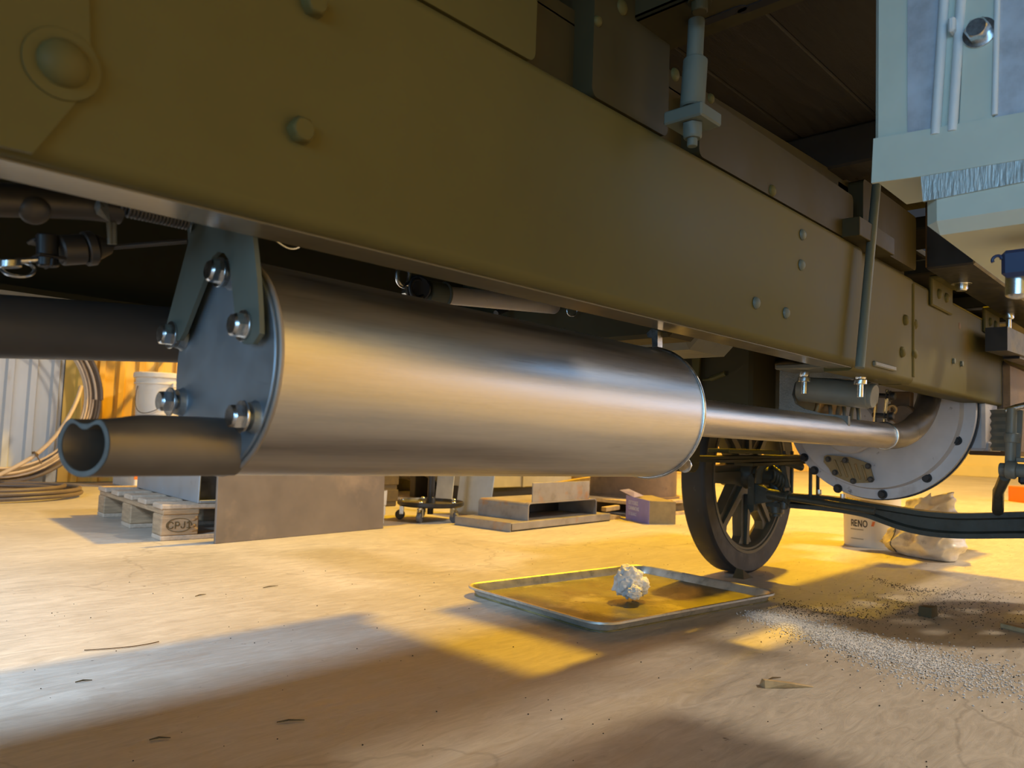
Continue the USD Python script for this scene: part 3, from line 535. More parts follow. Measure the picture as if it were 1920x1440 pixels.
# wheels
def wheel(cx, cy, cz, R, w, side, name='front_wheel', label=None):
    o = A([cx, cy, cz]); ax_ = A([0, side, 0.0])      # side: +1, inner face towards -y
    ri = R * .80
    ty = [(R * .985, -w / 2 + .004), (R, -w * .36), (R, w * .36), (R * .985, w / 2 - .004), (R * .97, w / 2), (ri, w * .44), (ri, -w * .44), (R * .97, -w / 2)]
    rim = [(ri, -w * .46), (ri, w * .46), (ri - .010, w * .46), (ri - .013, w * .40), (ri - .020, w * .40), (ri - .024, w * .32), (ri - .030, w * .2), (ri - .030, -w * .2), (ri - .024, -w * .32), (ri - .020, -w * .40), (ri - .013, -w * .40), (ri - .010, -w * .46)]
    p = part(T, name, lathe(rim, o, ax_, 72, True), 'wheel_paint', label, smooth=40)
    part(p, 'tyre', lathe(ty, o, ax_, 96, True), 'rubber', 'solid rubber tyre', smooth=35)
    part(p, 'hub', lathe([(0, -.055), (.040, -.055), (.048, -.045), (.052, -.02), (.074, -.018), (.078, .02), (.05, .03), (.045, .07), (0, .07)], o, ax_, 40), 'wheel_paint')
    for k in range(8):
        t = k * np.pi / 4 + np.pi / 8 * 0 - np.pi / 2; d = A([math.cos(t), 0, math.sin(t)]); s = A([-math.sin(t), 0, math.cos(t)])
        f = lambda r, hw, hy: [o + d * r + s * a + A([0, b, 0]) for a in (-hw, hw) for b in (-hy, hy)]
        web = [hull(f(.06, .036, .019) + f(ri - .022, .027, .016))]
        ridge = [hull(f(.07, .011, .033) + f(ri - .03, .008, .026))]
        fil = [hull(f(ri - .06, .028, .016) + f(ri - .020, .056, .016))]
        part(p, 'spoke', web + ridge + fil, 'wheel_paint')
    return p
wheel(2.556, 1.302, .343, .343, .088, 1, 'front_wheel', 'far side front wheel with cast spokes')
wheel(2.556, .298, .343, .343, .088, -1, 'front_wheel', 'near side front wheel')
for yy in (1.36, .24): wheel(-1.35, yy, .40, .40, .15, 1, 'rear_wheel')
part(T, 'rear_axle', [cyl(A([-1.35, .2, .40]), A([-1.35, 1.4, .40]), .055, 24), dome(A([-1.35, .8, .40]), X, .15, .13, 32), dome(A([-1.35, .8, .40]), -X, .15, .13, 32)], 'black')
# angle brackets on the front rail
for px, py, sc in [(1768, 528, 1.0), (1868, 585, 1.0)]:
    o = at(px - 26, py, y=.518); o = A([o[0], .518, o[2]])
    b = part(T, 'angle_bracket', [cbox(o + A([-.005, -.008, -.055]), o + A([.165, 0, .012]), .003), cbox(o + A([-.005, -.085, .006]), o + A([.165, 0, .014]), .003)], 'khaki', 'bolted angle bracket on the front rail')
    for k in (0, 1): part(b, 'rivet', dome(o + A([.045 + .06 * k, -.008, -.022]), -Y, .012, .008), 'khaki', smooth=60)
    part(b, 'hex_bolt', hexhead(o + A([.085, -.045, .006]), -Z, .024, .016, washer=1.6, shank=.0 if px < 1800 else .035), 'zinc', 'bright bolt')
part(T, 'cab_floor_beam', [cbox((1.79, .40, .835), (3.4, .495, 1.0), .004)], 'black', 'black cab floor beam')
part(T, 'step_hanger', [on_plane([(1889, 612), (1990, 660), (1990, 690), (1889, 657)], .05, y=.44), on_plane([(1912, 654), (1990, 640), (1990, 700), (1912, 672)], .04, y=.45)], 'black', 'black step hanger at the right')
# unseen cab stand-ins, shaped so their shadows fall across the floor
for x in (2.14, 2.72, 3.05): part(T, 'cab_cross_bar', cbox((x, .10, .90), (x + .05, 1.15, .94), .004), 'khaki_dark')
part(T, 'cab_floor', [cbox((2.06, .60, .95), (2.30, 1.62, .97), .004), cbox((2.30, .60, .95), (2.75, 1.02, .97), .004), cbox((2.75, .60, .93), (3.7, 1.26, .97), .004)], 'khaki_dark')  # unseen pieces laid out to shade the floor from the lamp
part(T, 'head_board', cbox((1.90, .30, .955), (2.10, .97, .985), .004), 'khaki_dark')  # added plate closing the gap between deck and cab to lamp light
part(T, 'cab_post', cbox((2.95, .99, .83), (3.0, 1.03, 1.35), .004), 'khaki_dark')
part(T, 'mud_guard_stay', bar((3.2, 1.0, .83), (2.9, 1.06, 1.1), .03, .03), 'khaki_dark')
# locker hung from the deck on the near side
LX = .85
lk = part(T, 'side_locker', [cbox((LX, -.12, .728), (LX + .10, .285, 1.30), .004), cbox((LX, -.02, .664), (1.62, .236, .732), .012)], 'locker', 'pale grey locker hung below the deck')
part(lk, 'lower_rail', on_plane([(1640, 262), (1925, 212), (1925, 300), (1725, 333), (1636, 345)], -.004, x=LX), 'locker')
part(lk, 'milled_strip', on_plane([(1728, 331), (1930, 296), (1930, 340), (1732, 379)], -.003, x=LX), 'grind', 'strip with milling marks')
part(lk, 'galvanised_strip', on_plane([(1702, -12), (1762, -12), (1745, 246), (1702, 258)], -.0012, x=LX), 'locker_sheet')
for px in (1771, 1803):
    part(lk, 'bead', cyl(at(px, -12, x=LX - .002), at(px - 17, 253 - (px - 1771) * .2, x=LX - .002), .0048, 14), 'pale_bead', 'pale vertical bead', smooth=60)
part(lk, 'door_stile', on_plane([(1812, -12), (1868, -12), (1862, 226), (1800, 246)], -.003, x=LX), 'locker')
part(lk, 'door_panel', on_plane([(1871, -12), (1990, -12), (1990, 200), (1866, 222)], -.0015, x=LX), 'locker_sheet')
part(lk, 'bead', cyl(at(1870, -12, x=LX - .003), at(1865, 216, x=LX - .003), .0028, 12), 'pale_bead', smooth=60)
part(lk, 'hinge_lug', cbox(at(1776, 32, x=LX - .014), at(1797, 66, x=LX), .002), 'pale_bead')
part(lk, 'hex_bolt', [hexhead(at(1837, 62, x=LX - .003), -X, .020, .013)], 'zinc', 'bright bolt on the locker')
cp = part(lk, 'clamp', [cbox(at(1876, 520, x=.90), at(1975, 478, x=.95), .004), sweep(curve([at(1878, 486, x=.9), at(1868, 480, x=.9), at(1861, 486, x=.9), at(1862, 492, x=.9)], 12), .0016, 8)], 'blue_paint', 'dark blue clamp under the locker')
part(lk, 'clamp_screw', [cyl(at(1908, 474, x=.92), at(1908, 556, x=.92), .011, 20), dome(at(1908, 550, x=.92), -Z, .011, .006)], 'zinc')

# ------------------------------------------------------------------ on the floor near the truck
def drip_tray():
    c = A([1.832, 1.287, 0]); e1 = unit(A([.993, -.115, 0])); e2 = A([-e1[1], e1[0], 0])
    t = thing('drip_tray', 'shallow rectangular steel drip tray with oily bottom lying under the truck', 'tray', c)
    g = sbox(-.375, -.272, .375, .272).buffer(-.06).buffer(.06, quad_segs=8)
    def ring(poly, n=120):
        return [poly.exterior.interpolate(i / n, normalized=True).coords[0] for i in range(n)]
    rims = [(g.buffer(-.020), .004), (g.buffer(-.010), .024), (g.buffer(-.004), .028), (g, .027), (g.buffer(.001), .022), (g.buffer(-.004), .020)]
    part(t, 'tray_floor', prism(g.buffer(-.017), c + Z * .0015, e1, e2, .003), 'tray_floor', 'oily bottom')
    n = 120; V = []
    for poly, z in rims: V += [c + e1 * a + e2 * b + Z * z for a, b in ring(poly, n)]
    Fc = [(i * n + j, i * n + (j + 1) % n, (i + 1) * n + (j + 1) % n) for i in range(len(rims) - 1) for j in range(n)] + [(i * n + j, (i + 1) * n + (j + 1) % n, (i + 1) * n + j) for i in range(len(rims) - 1) for j in range(n)]
    V += [c + e1 * a + e2 * b + Z * z for poly, z in [(g.buffer(-.019), .0005)] for a, b in ring(poly, n)]
    m = trimesh.Trimesh(V, Fc + [(j, len(rims) * n + (j + 1) % n, (j + 1) % n) for j in range(n)] + [(j, len(rims) * n + j, len(rims) * n + (j + 1) % n) for j in range(n)], process=False)
    part(t, 'rolled_rim', m, 'tray_rim', 'bright rolled rim', smooth=60)
drip_tray()
def crumple(o, r, seed, sq=(1, 1, 1)):
    s = trimesh.creation.icosphere(4, 1.0); n = meshkit.fbm(s.vertices * 2.2 + seed, 4, seed); k = np.abs(meshkit.noise(s.vertices * 3.1 + 5 + seed, seed) - .5)
    s.vertices = s.vertices * (.55 + .75 * n - .55 * k)[:, None] * r * A(sq); s.apply_translation(o); return s
pt = at(1182, 1118, z=.020)
single('paper_towel', 'crumpled white paper towel lying in the drip tray', 'paper', [crumple(pt + A([.01, .015, .036]), .052, 3, (1, .8, .9)), crumple(pt + A([.035, .0, .024]), .034, 5), crumple(pt + A([-.022, -.028, .018]), .026, 9, (1.1, .7, .8)), crumple(pt + A([-.004, -.006, .02]), .022, 12, (.7, 1.2, .8))], 'paper', smooth=70)
w0 = at(1392, 1083, z=0)
single('wood_wedge', 'small dark wooden wedge on the floor beside the front wheel', 'wedge', hull([w0 + A(p) for p in [(-.03, -.02, 0), (.03, -.025, 0), (-.03, .02, 0), (.03, .02, 0), (-.025, -.015, .03), (-.022, .012, .032)]]), 'wood_dark', smooth=False)
w0 = at(1475, 1288, z=0); d = unit(at(1505, 1286, z=0) - at(1442, 1285, z=0)); nn = A([-d[1], d[0], 0])
single('wood_splinter', 'pale split wood chip on the bare concrete in the foreground', 'wood chip', hull([w0 + d * a + nn * b + Z * c for a, b, c in [(-.045, -.011, 0), (-.048, .010, 0), (-.045, -.008, .014), (-.044, .008, .012), (.0, -.012, .010), (.05, .002, .002), (.052, .0, 0), (.01, .011, .006)]]), 'wood_chip', smooth=False)
w0 = at(1739, 1155, z=0)
single('wood_block', 'small square dark wood block in the scattered granules', 'wood block', hull([w0 + A(p) for p in [(-.022, -.016, 0), (.022, -.02, 0), (-.02, .018, 0), (.024, .016, 0), (-.02, -.016, .026), (.02, -.018, .028), (-.019, .016, .026), (.022, .015, .024)]]), 'wood_dark', smooth=False)
w0, w1 = at(1880, 1172, z=.006), at(1960, 1192, z=.006)
single('wood_lath', 'pale wooden lath cut by the right edge of the picture', 'wood lath', bar(w0, w1, .022, .012), 'wood_chip')
single('wire_offcut', 'long thin wire offcut on the floor at the left', 'wire', sweep(curve([at(158, 1219, z=.002), at(205, 1216, z=.002), at(255, 1211, z=.002), at(298, 1203, z=.003)], 16), .0011, 6), 'rust')
for i, (px, py, L, lab) in enumerate([(157, 1277, 16, 'thin dark sliver lying alone in the bluish shade at the left'), (376, 1116, 10, 'upper of two small dark slivers on the bright floor'), (507, 1100, 14, 'small dark sliver on the bright floor right of its neighbour'), (545, 1352, 26, 'scraped dark streak of metal swarf in the foreground shade'), (300, 1385, 20, 'short row of dark crumbs in the foreground shade'), (1452, 1272, 12, 'tiny twig beside the pale wood chip')]):
    a0, a1 = at(px - L, py + 2, z=.0015), at(px + L, py - 2, z=.0015)
    single('metal_sliver', lab, 'scrap', sweep([a0, a0 * .6 + a1 * .4 + A([.002, .002, .001]), a1], [.0008, .0014, .0006], 6), 'wood_dark', smooth=60)
# granules: instanced stones
def scatter(name, label, pts, sizes, m, seed):
    tc, t1 = A([1.832, 1.287]), unit(A([.993, -.115])); rel = pts[:, :2] - tc
    out = (np.abs(rel @ t1) > .385) | (np.abs(rel @ A([-t1[1], t1[0]])) > .282)
    out &= ~((np.abs(pts[:, 0] - 2.556) < .12) & ((np.abs(pts[:, 1] - 1.302) < .06) | (np.abs(pts[:, 1] - .298) < .06))) & (pts[:, 1] < 2.35)
    bk_ = at(1634, 1026, z=0); out &= np.linalg.norm(pts[:, :2] - bk_[:2] - unit(bk_)[:2] * .06, axis=1) > .14
    pts, sizes = pts[out], sizes[out]
    r = np.random.default_rng(seed); p = '/World/' + name
    pi = UsdGeom.PointInstancer.Define(stage, p)
    ms = trimesh.creation.icosphere(1, 1.0); ms.vertices *= (1 + .35 * (r.random((len(ms.vertices), 1)) - .5)); ms.vertices *= A([1, .8, .65])
    usdkit.mesh(stage, p + '/grain', ms, K[m]); pi.CreatePrototypesRel().SetTargets([p + '/grain'])
    pi.CreateProtoIndicesAttr(Vt.IntArray([0] * len(pts))); pi.CreatePositionsAttr(Vt.Vec3fArray.FromNumpy(pts.astype(np.float32)))
    a = r.random(len(pts)) * np.pi
    pi.CreateOrientationsAttr(Vt.QuathArray([Gf.Quath(float(math.cos(t)), 0, 0, float(math.sin(t))) for t in a]))
    pi.CreateScalesAttr(Vt.Vec3fArray.FromNumpy(np.repeat(sizes[:, None], 3, 1).astype(np.float32)))
    data(pi.GetPrim(), label=label, category='granules', kind='stuff')
def band(path, width, n, seed, power=1.0):
    r = np.random.default_rng(seed); P = A([at(px, py, z=0)[:2] for px, py in path]); t = r.random(n) * (len(P) - 1); i = t.astype(int); f = (t - i)[:, None]
    wd = np.interp(t, np.arange(len(P)), width)
    return P[i] * (1 - f) + P[i + 1] * f + r.normal(size=(n, 2)) * wd[:, None]
b = band([(1425, 1152), (1480, 1168), (1560, 1192), (1640, 1215), (1730, 1240), (1840, 1275)], [.022, .035, .045, .05, .065, .08], 9000, 1)
sz = RNG.uniform(.0010, .0024, len(b)); scatter('absorbent_granules', 'pale absorbent granules strewn in a band on the shaded floor', np.c_[b, sz * .5], sz, 'grain_white', 3)
b = band([(1450, 1128), (1520, 1150), (1600, 1160), (1690, 1135), (1800, 1130), (1920, 1180)], [.03, .06, .07, .09, .12, .15], 1500, 2)
b2 = band([(1450, 1180), (1560, 1205), (1700, 1230), (1900, 1260)], [.05, .08, .12, .15], 350, 4); b = np.vstack([b, b2])
b3 = band([(1640, 1085), (1700, 1105), (1760, 1112), (1880, 1120)], [.02, .025, .04, .08], 450, 5); b = np.vstack([b, b3])
sz = RNG.uniform(.0007, .0018, len(b)); scatter('dark_granules', 'dark oily granules and grit scattered beside the pale band', np.c_[b, sz * .5], sz, 'grain_dark', 6)
r = np.random.default_rng(11); b = np.c_[r.uniform(.3, 4.5, 500), r.uniform(.2, 3.2, 500)]
sz = r.uniform(.0006, .0016, len(b)); scatter('floor_grit', 'sparse dark grit spread over the whole concrete floor', np.c_[b, sz * .5], sz, 'grain_dark', 8)

# ------------------------------------------------------------------ pallet with steel boxes at the left
def pallet():
    f0, b0 = at(300, 1015, z=0), at(182, 966, z=0)
    ey = unit(b0 - f0); ex = A([ey[1], -ey[0], 0]); L = np.linalg.norm(b0 - f0); D = .74
    t = thing('pallet', 'worn wooden pallet with a branded corner block at the left', 'pallet', f0)
    B = lambda x0, x1, y0, y1, z0, z1, c=.003: place(cbox((x0, y0, z0), (x1, y1, z1), c), f0, ex, ey, Z)
    # the visible short side runs along ey: blocks at its two ends and middle, boards run along ex
    for y0, y1 in ((0, .115), (L / 2 - .07, L / 2 + .07), (L - .115, L)):
        part(t, 'bottom_board', B(0, D, y0, y1, 0, .018), 'pallet_deck')
        for x0 in (0, D / 2 - .07, D - .14):
            part(t, 'block', B(x0, x0 + .14, y0 + .002, y1 - .002, .018, .098, .004), 'pallet_block')
    for x0 in (0, D / 2 - .07, D - .14):
        part(t, 'stringer_board', B(x0 + .004, x0 + .14, 0, L, .098, .117), 'pallet_block')  # darker wood paints in the shade seen between the deck boards
    ys = [0, .215, .42, .64, .86]; wd = [.115, .110, .12, .115, .14]
    sc = (L) / 1.0
    for i, (y0, w) in enumerate(zip(ys, wd)):
        part(t, 'deck_board', B(-.004, D, y0 * sc, (y0 + w) * sc, .117, .139, .005), 'pallet_deck')
    # splintered edge and brand on the corner block
    rr = np.random.default_rng(2)
    for i in range(6):
        x = .10 + .02 * rr.random(); z = .03 + .07 * rr.random()
        part(t, 'splinter', place(hull(A([(x, 0, z), (x + .02, -.003, z + .003), (x + .02, 0, z + .010), (x + .01, -.005, z + .006), (x + .012, 0, z - .004)])), f0, ex, ey, Z), 'pallet_block', smooth=False)
    oval = Point(0, 0).buffer(1, quad_segs=16); oval = affinity.scale(oval.difference(Point(0, 0).buffer(.93, quad_segs=16)), .048, .027)
    mk = place(trimesh.creation.extrude_polygon(oval, .001, engine='earcut'), f0 + ex * .066 + Z * .058 + ey * .0012, ex, Z, -ey)
    tx = meshkit.text_mesh('CPJ1', .026, .001); tx.apply_translation((-tx.bounds[1][0] / 2, -.013, 0))
    part(t, 'brand', [mk, place(tx, f0 + ex * .066 + Z * .058 + ey * .0012, ex, Z, -ey)], 'wood_dark', 'branded oval mark CPJ1')
    return f0, ex, ey, L
pf, pex, pey, pL = pallet()
# steel boxes standing on it
def steel_box(name, label, lo, hi, m, open_side=False):
    t = thing(name, label, 'steel box', pf + pex * lo[0] + pey * lo[1] + Z * lo[2])
    B = lambda a, b, c=.002: place(cbox(a, b, c), pf, pex, pey, Z)
    (x0, y0, z0), (x1, y1, z1) = lo, hi; w = .006
    part(t, 'side', B((x0, y0, z0), (x0 + w, y1, z1)), m); part(t, 'side', B((x1 - w, y0, z0), (x1, y1, z1)), m)
    part(t, 'front_sill', B((x0 + w, y0, z0), (x1 - w, y0 + w, z0 + .012)), m); part(t, 'inner_panel', B((x0 + w, y0 + .04, z0), (x1 - w, y0 + .045, z1)), 'black', 'black panel standing in for the shade inside'); part(t, 'back', B((x0 + w, y1 - w, z0), (x1 - w, y1, z1)), m)  # black panel paints the shade behind the open front
    part(t, 'bottom', B((x0 + w, y0 + w, z0), (x1 - w, y1 - w, z0 + w)), m)
    part(t, 'lip', [B((x0 - .012, y0, z1 - .012), (x0, y1, z1))], m)
P0, P1 = at(371, 944, z=.139) - pf, at(269, 914, z=.139) - pf
steel_box('steel_box', 'blue grey sheet steel box with an open dark front standing on the pallet', (P0 @ pex, P0 @ pey, .139), (.72, P1 @ pey, .40), 'sheet_blue')
a0, a1 = at(402, 1020, z=0), at(718, 991, z=0); e = unit(a1 - a0); nrm = A([-e[1], e[0], 0])
single('steel_sheet', 'large brown mill finish steel sheet standing on edge in front of the pallet', 'steel sheet', obox((a0 + a1) / 2 + Z * .155 + nrm * .007, e, unit(Z + nrm * .03), nrm, np.linalg.norm(a1 - a0), .31, .012, .002), 'sheet_brown')
# small yellow tub and round drum behind
q = at(726, 984, z=0)
single('plastic_tub', 'small ribbed tub between the brown sheet and the stool', 'tub', lathe([(0, 0), (.032, 0), (.033, .04), (.037, .042), (.036, .085), (.040, .09), (.042, .16), (.039, .16), (.036, .1), (0, .1)], q + A([.0, .08, 0]), Z, 24), 'plastic_white')
o = at(850, 828, y=4.12)
dr = thing('steel_drum', 'large yellowish drum lying on its side behind the stool', 'drum', A([o[0], 4.5, 0]))
part(dr, 'shell', cyl(o, o + Y * .8, .30, 56, c=.012), 'tan_box', smooth=45)
for s_ in (.03, .4, .77): part(dr, 'hoop', torus(o + Y * s_, Y, .30, .008, 56), 'tan_box', smooth=60)
part(dr, 'cradle', [cbox(o * A([1, 1, 0]) + A([-.25, .1 + k * .5, 0]), o * A([1, 1, 0]) + A([.25, .16 + k * .5, max(o[2] - .24, .05)]), .004) for k in (0, 1)], 'black')
q = at(735, 938, y=3.72)
single('crate', 'dark wooden crate in the shade beside the drum', 'crate', [cbox((q[0] - .22, 3.75, 0), (q[0] + .06, 4.2, .42), .006)] + [cbox((q[0] - .225, 3.745, .10 * k + .03), (q[0] + .065, 3.75, .10 * k + .10), .002) for k in range(4)], 'wood_dark')
# wheeled stool
def stool():
    c = at(806, 975, z=0); t = thing('wheeled_stool', 'black round based workshop stool on small castors', 'stool', c)
    R = .172
    part(t, 'base', lathe([(0, .078), (.10, .078), (R - .010, .074), (R, .082), (R, .098), (R - .004, .100), (R - .008, .092), (R - .014, .084), (.10, .086), (0, .088)], c, Z, 64), 'black', 'dished round base', smooth=40)
    part(t, 'column', [cyl(c + Z * .08, c + Z * .50, .0185, 28), cyl(c + Z * .085, c + Z * .118, .026, 28, r1=.021), cyl(c + Z * .03, c + Z * .078, .016, 18)], 'black', smooth=45)
    part(t, 'seat', lathe([(0, .50), (.15, .50), (.165, .515), (.165, .55), (.14, .57), (0, .575)], c, Z, 48), 'black', smooth=45)
    for k, ang in enumerate((-150, -78, -6, 66, 138)):
        d = A([math.cos(math.radians(ang)), math.sin(math.radians(ang)), 0]); p = c + d * (R - .025); s = A([-d[1], d[0], 0])
        h = part(t, 'castor', [cyl(p + Z * .062, p + Z * .080, .012, 18), obox(p + Z * .048 + s * .014, s, d, Z, .003, .022, .042, .001), obox(p + Z * .048 - s * .014, s, d, Z, .003, .022, .042, .001), dome(p + Z * .100, Z, .012, .008)], 'zinc', 'bright castor fork')
        part(h, 'castor_wheel', cyl(p + Z * .025 - s * .011 + d * .008, p + Z * .025 + s * .011 + d * .008, .025, 28), 'chip_wheel', smooth=40)
stool()
# leaning pale sheets, cabinet, steel profiles
def lean(name, label, p0, p1, h, tilt, m, t=.006, side=1):
    a0, a1 = at(*p0, z=0), at(*p1, z=0); e = unit(a1 - a0); n = A([-e[1], e[0], 0]) * side; up = unit(Z + n * tilt)
    single(name, label, 'steel sheet', obox((a0 + a1) / 2 + up * h / 2, e, up, np.cross(e, up), np.linalg.norm(a1 - a0), h, t, .001), m)
lean('galvanised_sheet', 'wide pale galvanised sheet leaning behind the stool, right hand one', (854, 962), (917, 972), .42, .12, 'sheet_pale')
lean('galvanised_sheet', 'narrow pale galvanised sheet just right of the stool column', (815, 950), (846, 953), .42, .10, 'sheet_pale')
q = at(932, 948, z=0)
cbn = thing('cabinet', 'tan steel cabinet on a dark plinth behind the bent profiles', 'cabinet', q + A([.3, .35, 0]))
part(cbn, 'body', cbox(q + A([0, .16, .10]), q + A([.95, .6, .70]), .004), 'tan_box')
part(cbn, 'plinth', cbox(q + A([.03, .2, 0]), q + A([.92, .55, .10]), .004), 'black')
part(cbn, 'corner_post', cbox(q + A([.40, .148, .10]), q + A([.425, .16, .70]), .002), 'tan_box')
def profiles():
    f0, f1 = at(957, 998, z=0), at(1144, 977, z=0); e = unit(f1 - f0); n = A([-e[1], e[0], 0]); L = np.linalg.norm(f1 - f0)
    bk_ = at(898, 972, z=0); D = .36
    t = thing('steel_profile', 'bent steel tray profile lying flat on the floor', 'steel profile', f0)
    B = lambda a, b, c=.002: place(cbox(a, b, c), f0, e, n, Z)
    part(t, 'front_lip', B((.012, 0, .006), (L, .006, .040)), 'bent_steel'); part(t, 'top', B((0, .0, .036), (L, D, .042)), 'bent_steel')
    part(t, 'end_lip', B((0, .0, 0), (.006, D, .040)), 'bent_steel'); part(t, 'end_lip', B((L - .006, .0, 0), (L, D, .040)), 'bent_steel'); part(t, 'back_lip', B((0, D - .006, 0), (L, D, .040)), 'bent_steel')
    # inverted U standing on it
    x0, x1, z0, z1 = .155, L - .11, .042, .128; r = .022; th = .006
    g = sbox(x0, z0 - .2, x1, z1).buffer(-r).buffer(r, quad_segs=6); g = g.difference(g.buffer(-th)).intersection(sbox(-1, z0, 5, 5))
    g = g.union(sbox(x0 - .0, z0, x0 + th, z0 + .01))
    m = place(trimesh.creation.extrude_polygon(g, D * .9, engine='earcut'), f0 + n * .02, e, Z, n); m.fix_normals()
    if m.volume < 0: m.invert()
    u = thing('steel_channel', 'inverted round cornered steel channel standing on the tray profile', 'steel channel', f0 + Z * .042)
    part(u, 'web', m, 'bent_steel', smooth=30)
    part(u, 'inner_stiffener', place(cbox((x0 + th, D * .75, z0), (x1 - th, D * .78, z1 - th), .002), f0, e, n, Z), 'black')  # plain black plate across the hollow near its back end
    fb = place(cbox((x0 + .045, .03, z1), (L - .17, .036, z1 + .095), .001), f0, e, n, Z)
    single('flat_bar', 'flat steel bar standing on edge on the steel channel', 'steel bar', fb, 'bent_steel')
profiles()
# timber and scrap behind
for i, (p, q_, w, lab) in enumerate([((1040, 908), (1112, 896), .035, 'long pale batten sloping above the flat bar'), ((1108, 926), (1146, 922), .05, 'short batten lying level at the foot of the rusty tank'), ((1134, 913), (1146, 906), .025, 'little stick slanting up beside the rusty tank'), ((1132, 955), (1158, 951), .035, 'rough stick pointing at the lilac box, upper one'), ((1132, 968), (1158, 971), .04, 'rough stick pointing at the lilac box, lower one')]):
    yy = 3.36 if i < 3 else 2.62
    single('timber_batten', lab, 'batten', bar(at(*p, y=yy), at(*q_, y=yy), w, w * .7), 'wood_chip')
single('timber_stack', 'dark stack of timber between the profiles and the lilac box', 'timber', [cbox((4.56, 3.45, 0), (5.2, 3.8, .10), .004), cbox((4.58, 3.48, .10), (5.15, 3.75, .17), .004), cbox((4.55, 3.44, .17), (5.18, 3.75, .20), .004)], 'pallet_deck')
# rusty tank on a rough pallet, lilac box
def tank():
    c = A([4.23, 2.90, 0])
    u = thing('skid_pallet', 'rough dark timber skid carrying the rusty tank', 'pallet', c)
    for y0 in (-.30, .0, .28): part(u, 'runner', cbox(c + A([-.42, y0, 0]), c + A([.45, y0 + .05, .07]), .003), 'wood_dark')
    for k in range(5): part(u, 'deck_board', cbox(c + A([-.42 + k * .18, -.32, .07]), c + A([-.42 + k * .18 + .14, .34, .092]), .003), 'wood_chip')
    part(u, 'bottom_board', cbox(c + A([-.42, -.33, 0]), c + A([.45, -.30, .02]), .003), 'wood_chip')
    t = thing('rusty_tank', 'rust brown cylindrical steel tank standing behind the lilac box', 'tank', c + Z * .092)
    part(t, 'shell', lathe([(0, 0), (.27, 0), (.28, .01), (.28, .42), (.26, .44), (0, .45)], c + Z * .092 + A([0, .02, 0]), Z, 56), 'rust', smooth=40)
    part(t, 'foot_flange', lathe([(.27, 0), (.30, 0), (.30, .012), (.27, .012)], c + Z * .092 + A([0, .02, 0]), Z, 56, True), 'rust')
tank()
def lilac():
    f = at(1217, 983, z=0); l_ = at(1174, 972, z=0); r_ = at(1240, 979, z=0)
    ex = unit(f - l_); L = np.linalg.norm(f - l_); ey = unit(r_ - f); ey = unit(ey - ex * np.dot(ex, ey)); h = .135; D = .16
    t = thing('card_box', 'battered lilac cardboard box with pale lettering', 'box', l_)
    hh = hull([l_ + ex * a + ey * b + Z * c for a, b, c in [(0, 0, 0), (L, 0, 0), (L, D, 0), (0, D, 0), (.0, 0, h * .98), (L, 0, h * .93), (L, D, h * .9), (0, D, h)]])
    part(t, 'body', hh, 'card', smooth=False)
    part(t, 'printed_side', hull([l_ + ex * a - ey * b + Z * c for a, b, c in [(-.001, .002, 0), (L, .002, 0), (-.004, .002, h), (L, .002, h * .93), (0, -.001, 0), (L, -.001, 0), (0, -.001, h), (L, -.001, h * .93)]]), 'lilac', smooth=False)
    part(t, 'flap', hull([l_ + ex * a + ey * b + Z * c for a, b, c in [(-.10, 0, h + .02), (.12, -.01, h - .005), (.12, .05, h + .006), (-.08, .05, h + .03), (.05, .02, h + .02)]]), 'lilac', smooth=False)
    for s, z, w in [('OTTOBII', .088, .020), ('CAMMONI', .058, .019), ('DI QUALI', .028, .016)]:
        tx = meshkit.text_mesh(s, w, .001, bold=True); k = min(1, L * .82 / tx.bounds[1][0]); tx.apply_scale((k, 1, 1)); tx.apply_translation((L * .12, z, 0))
        part(t, 'lettering', place(tx, l_ - ey * .003, ex, Z, -ey), 'ink_white', 'pale printed line')
lilac()
# ------------------------------------------------------------------ against the back wall
def hose_coil(name, label, cx, cz, radii, y0, y1, r, m, seed, lean=.10):
    rr = np.random.default_rng(seed); n = 64; t = np.linspace(0, 2 * np.pi * len(radii), n * len(radii)); k = np.arange(len(radii) + 1)
    R = np.interp(t / (2 * np.pi), k, list(radii) + [radii[-1]]); ox = np.interp(t / (2 * np.pi), k, rr.uniform(-.02, .02, len(k))); oy = np.interp(t / (2 * np.pi), k, np.linspace(y0, y1, len(k)))
    P = np.c_[cx + ox + R * np.cos(t), oy - lean * (max(radii) - R * np.sin(t)), cz + R * np.sin(t)]
    P[:, 2] = np.maximum(P[:, 2], r + .002)
    return single(name, label, 'hose', sweep(P, r, 10), m, smooth=60)
hose_coil('hose_coil', 'thick dark hose coil standing upright against the wall', 1.36, .60, (.585, .56, .575, .535, .55, .52, .50, .53), 5.98, 6.06, .0135, 'hose', 1)
hose_coil('cable_coil', 'pale turns standing in for the lit lengths of the dark hose coil', 1.34, .60, (.555, .50, .47, .535), 5.90, 5.94, .008, 'hose_light', 2)  # separate pale coil puts the light on the hose turns into colour
c = A([1.08, 5.12, 0]); t = np.linspace(0, 2 * np.pi * 4, 280); R = .40 + .11 * np.sin(t * .27) ** 2
single('hose_loop', 'dark hose lying in loops flat on the floor below the upright coil', 'hose', sweep(np.c_[c[0] + R * np.cos(t), c[1] + R * .85 * np.sin(t), .014 + .012 * (t / 6.3)], .0125, 10), 'hose', smooth=60)
pp = [at(-60, 922, y=5.4), at(0, 890, y=5.4), at(70, 850, y=5.42), at(140, 760, y=5.5), at(152, 725, y=5.6)]
hs = thing('hose_end', 'straight pale hose end with a clip crossing the coil', 'hose', A([1.5, 5.4, 0]))
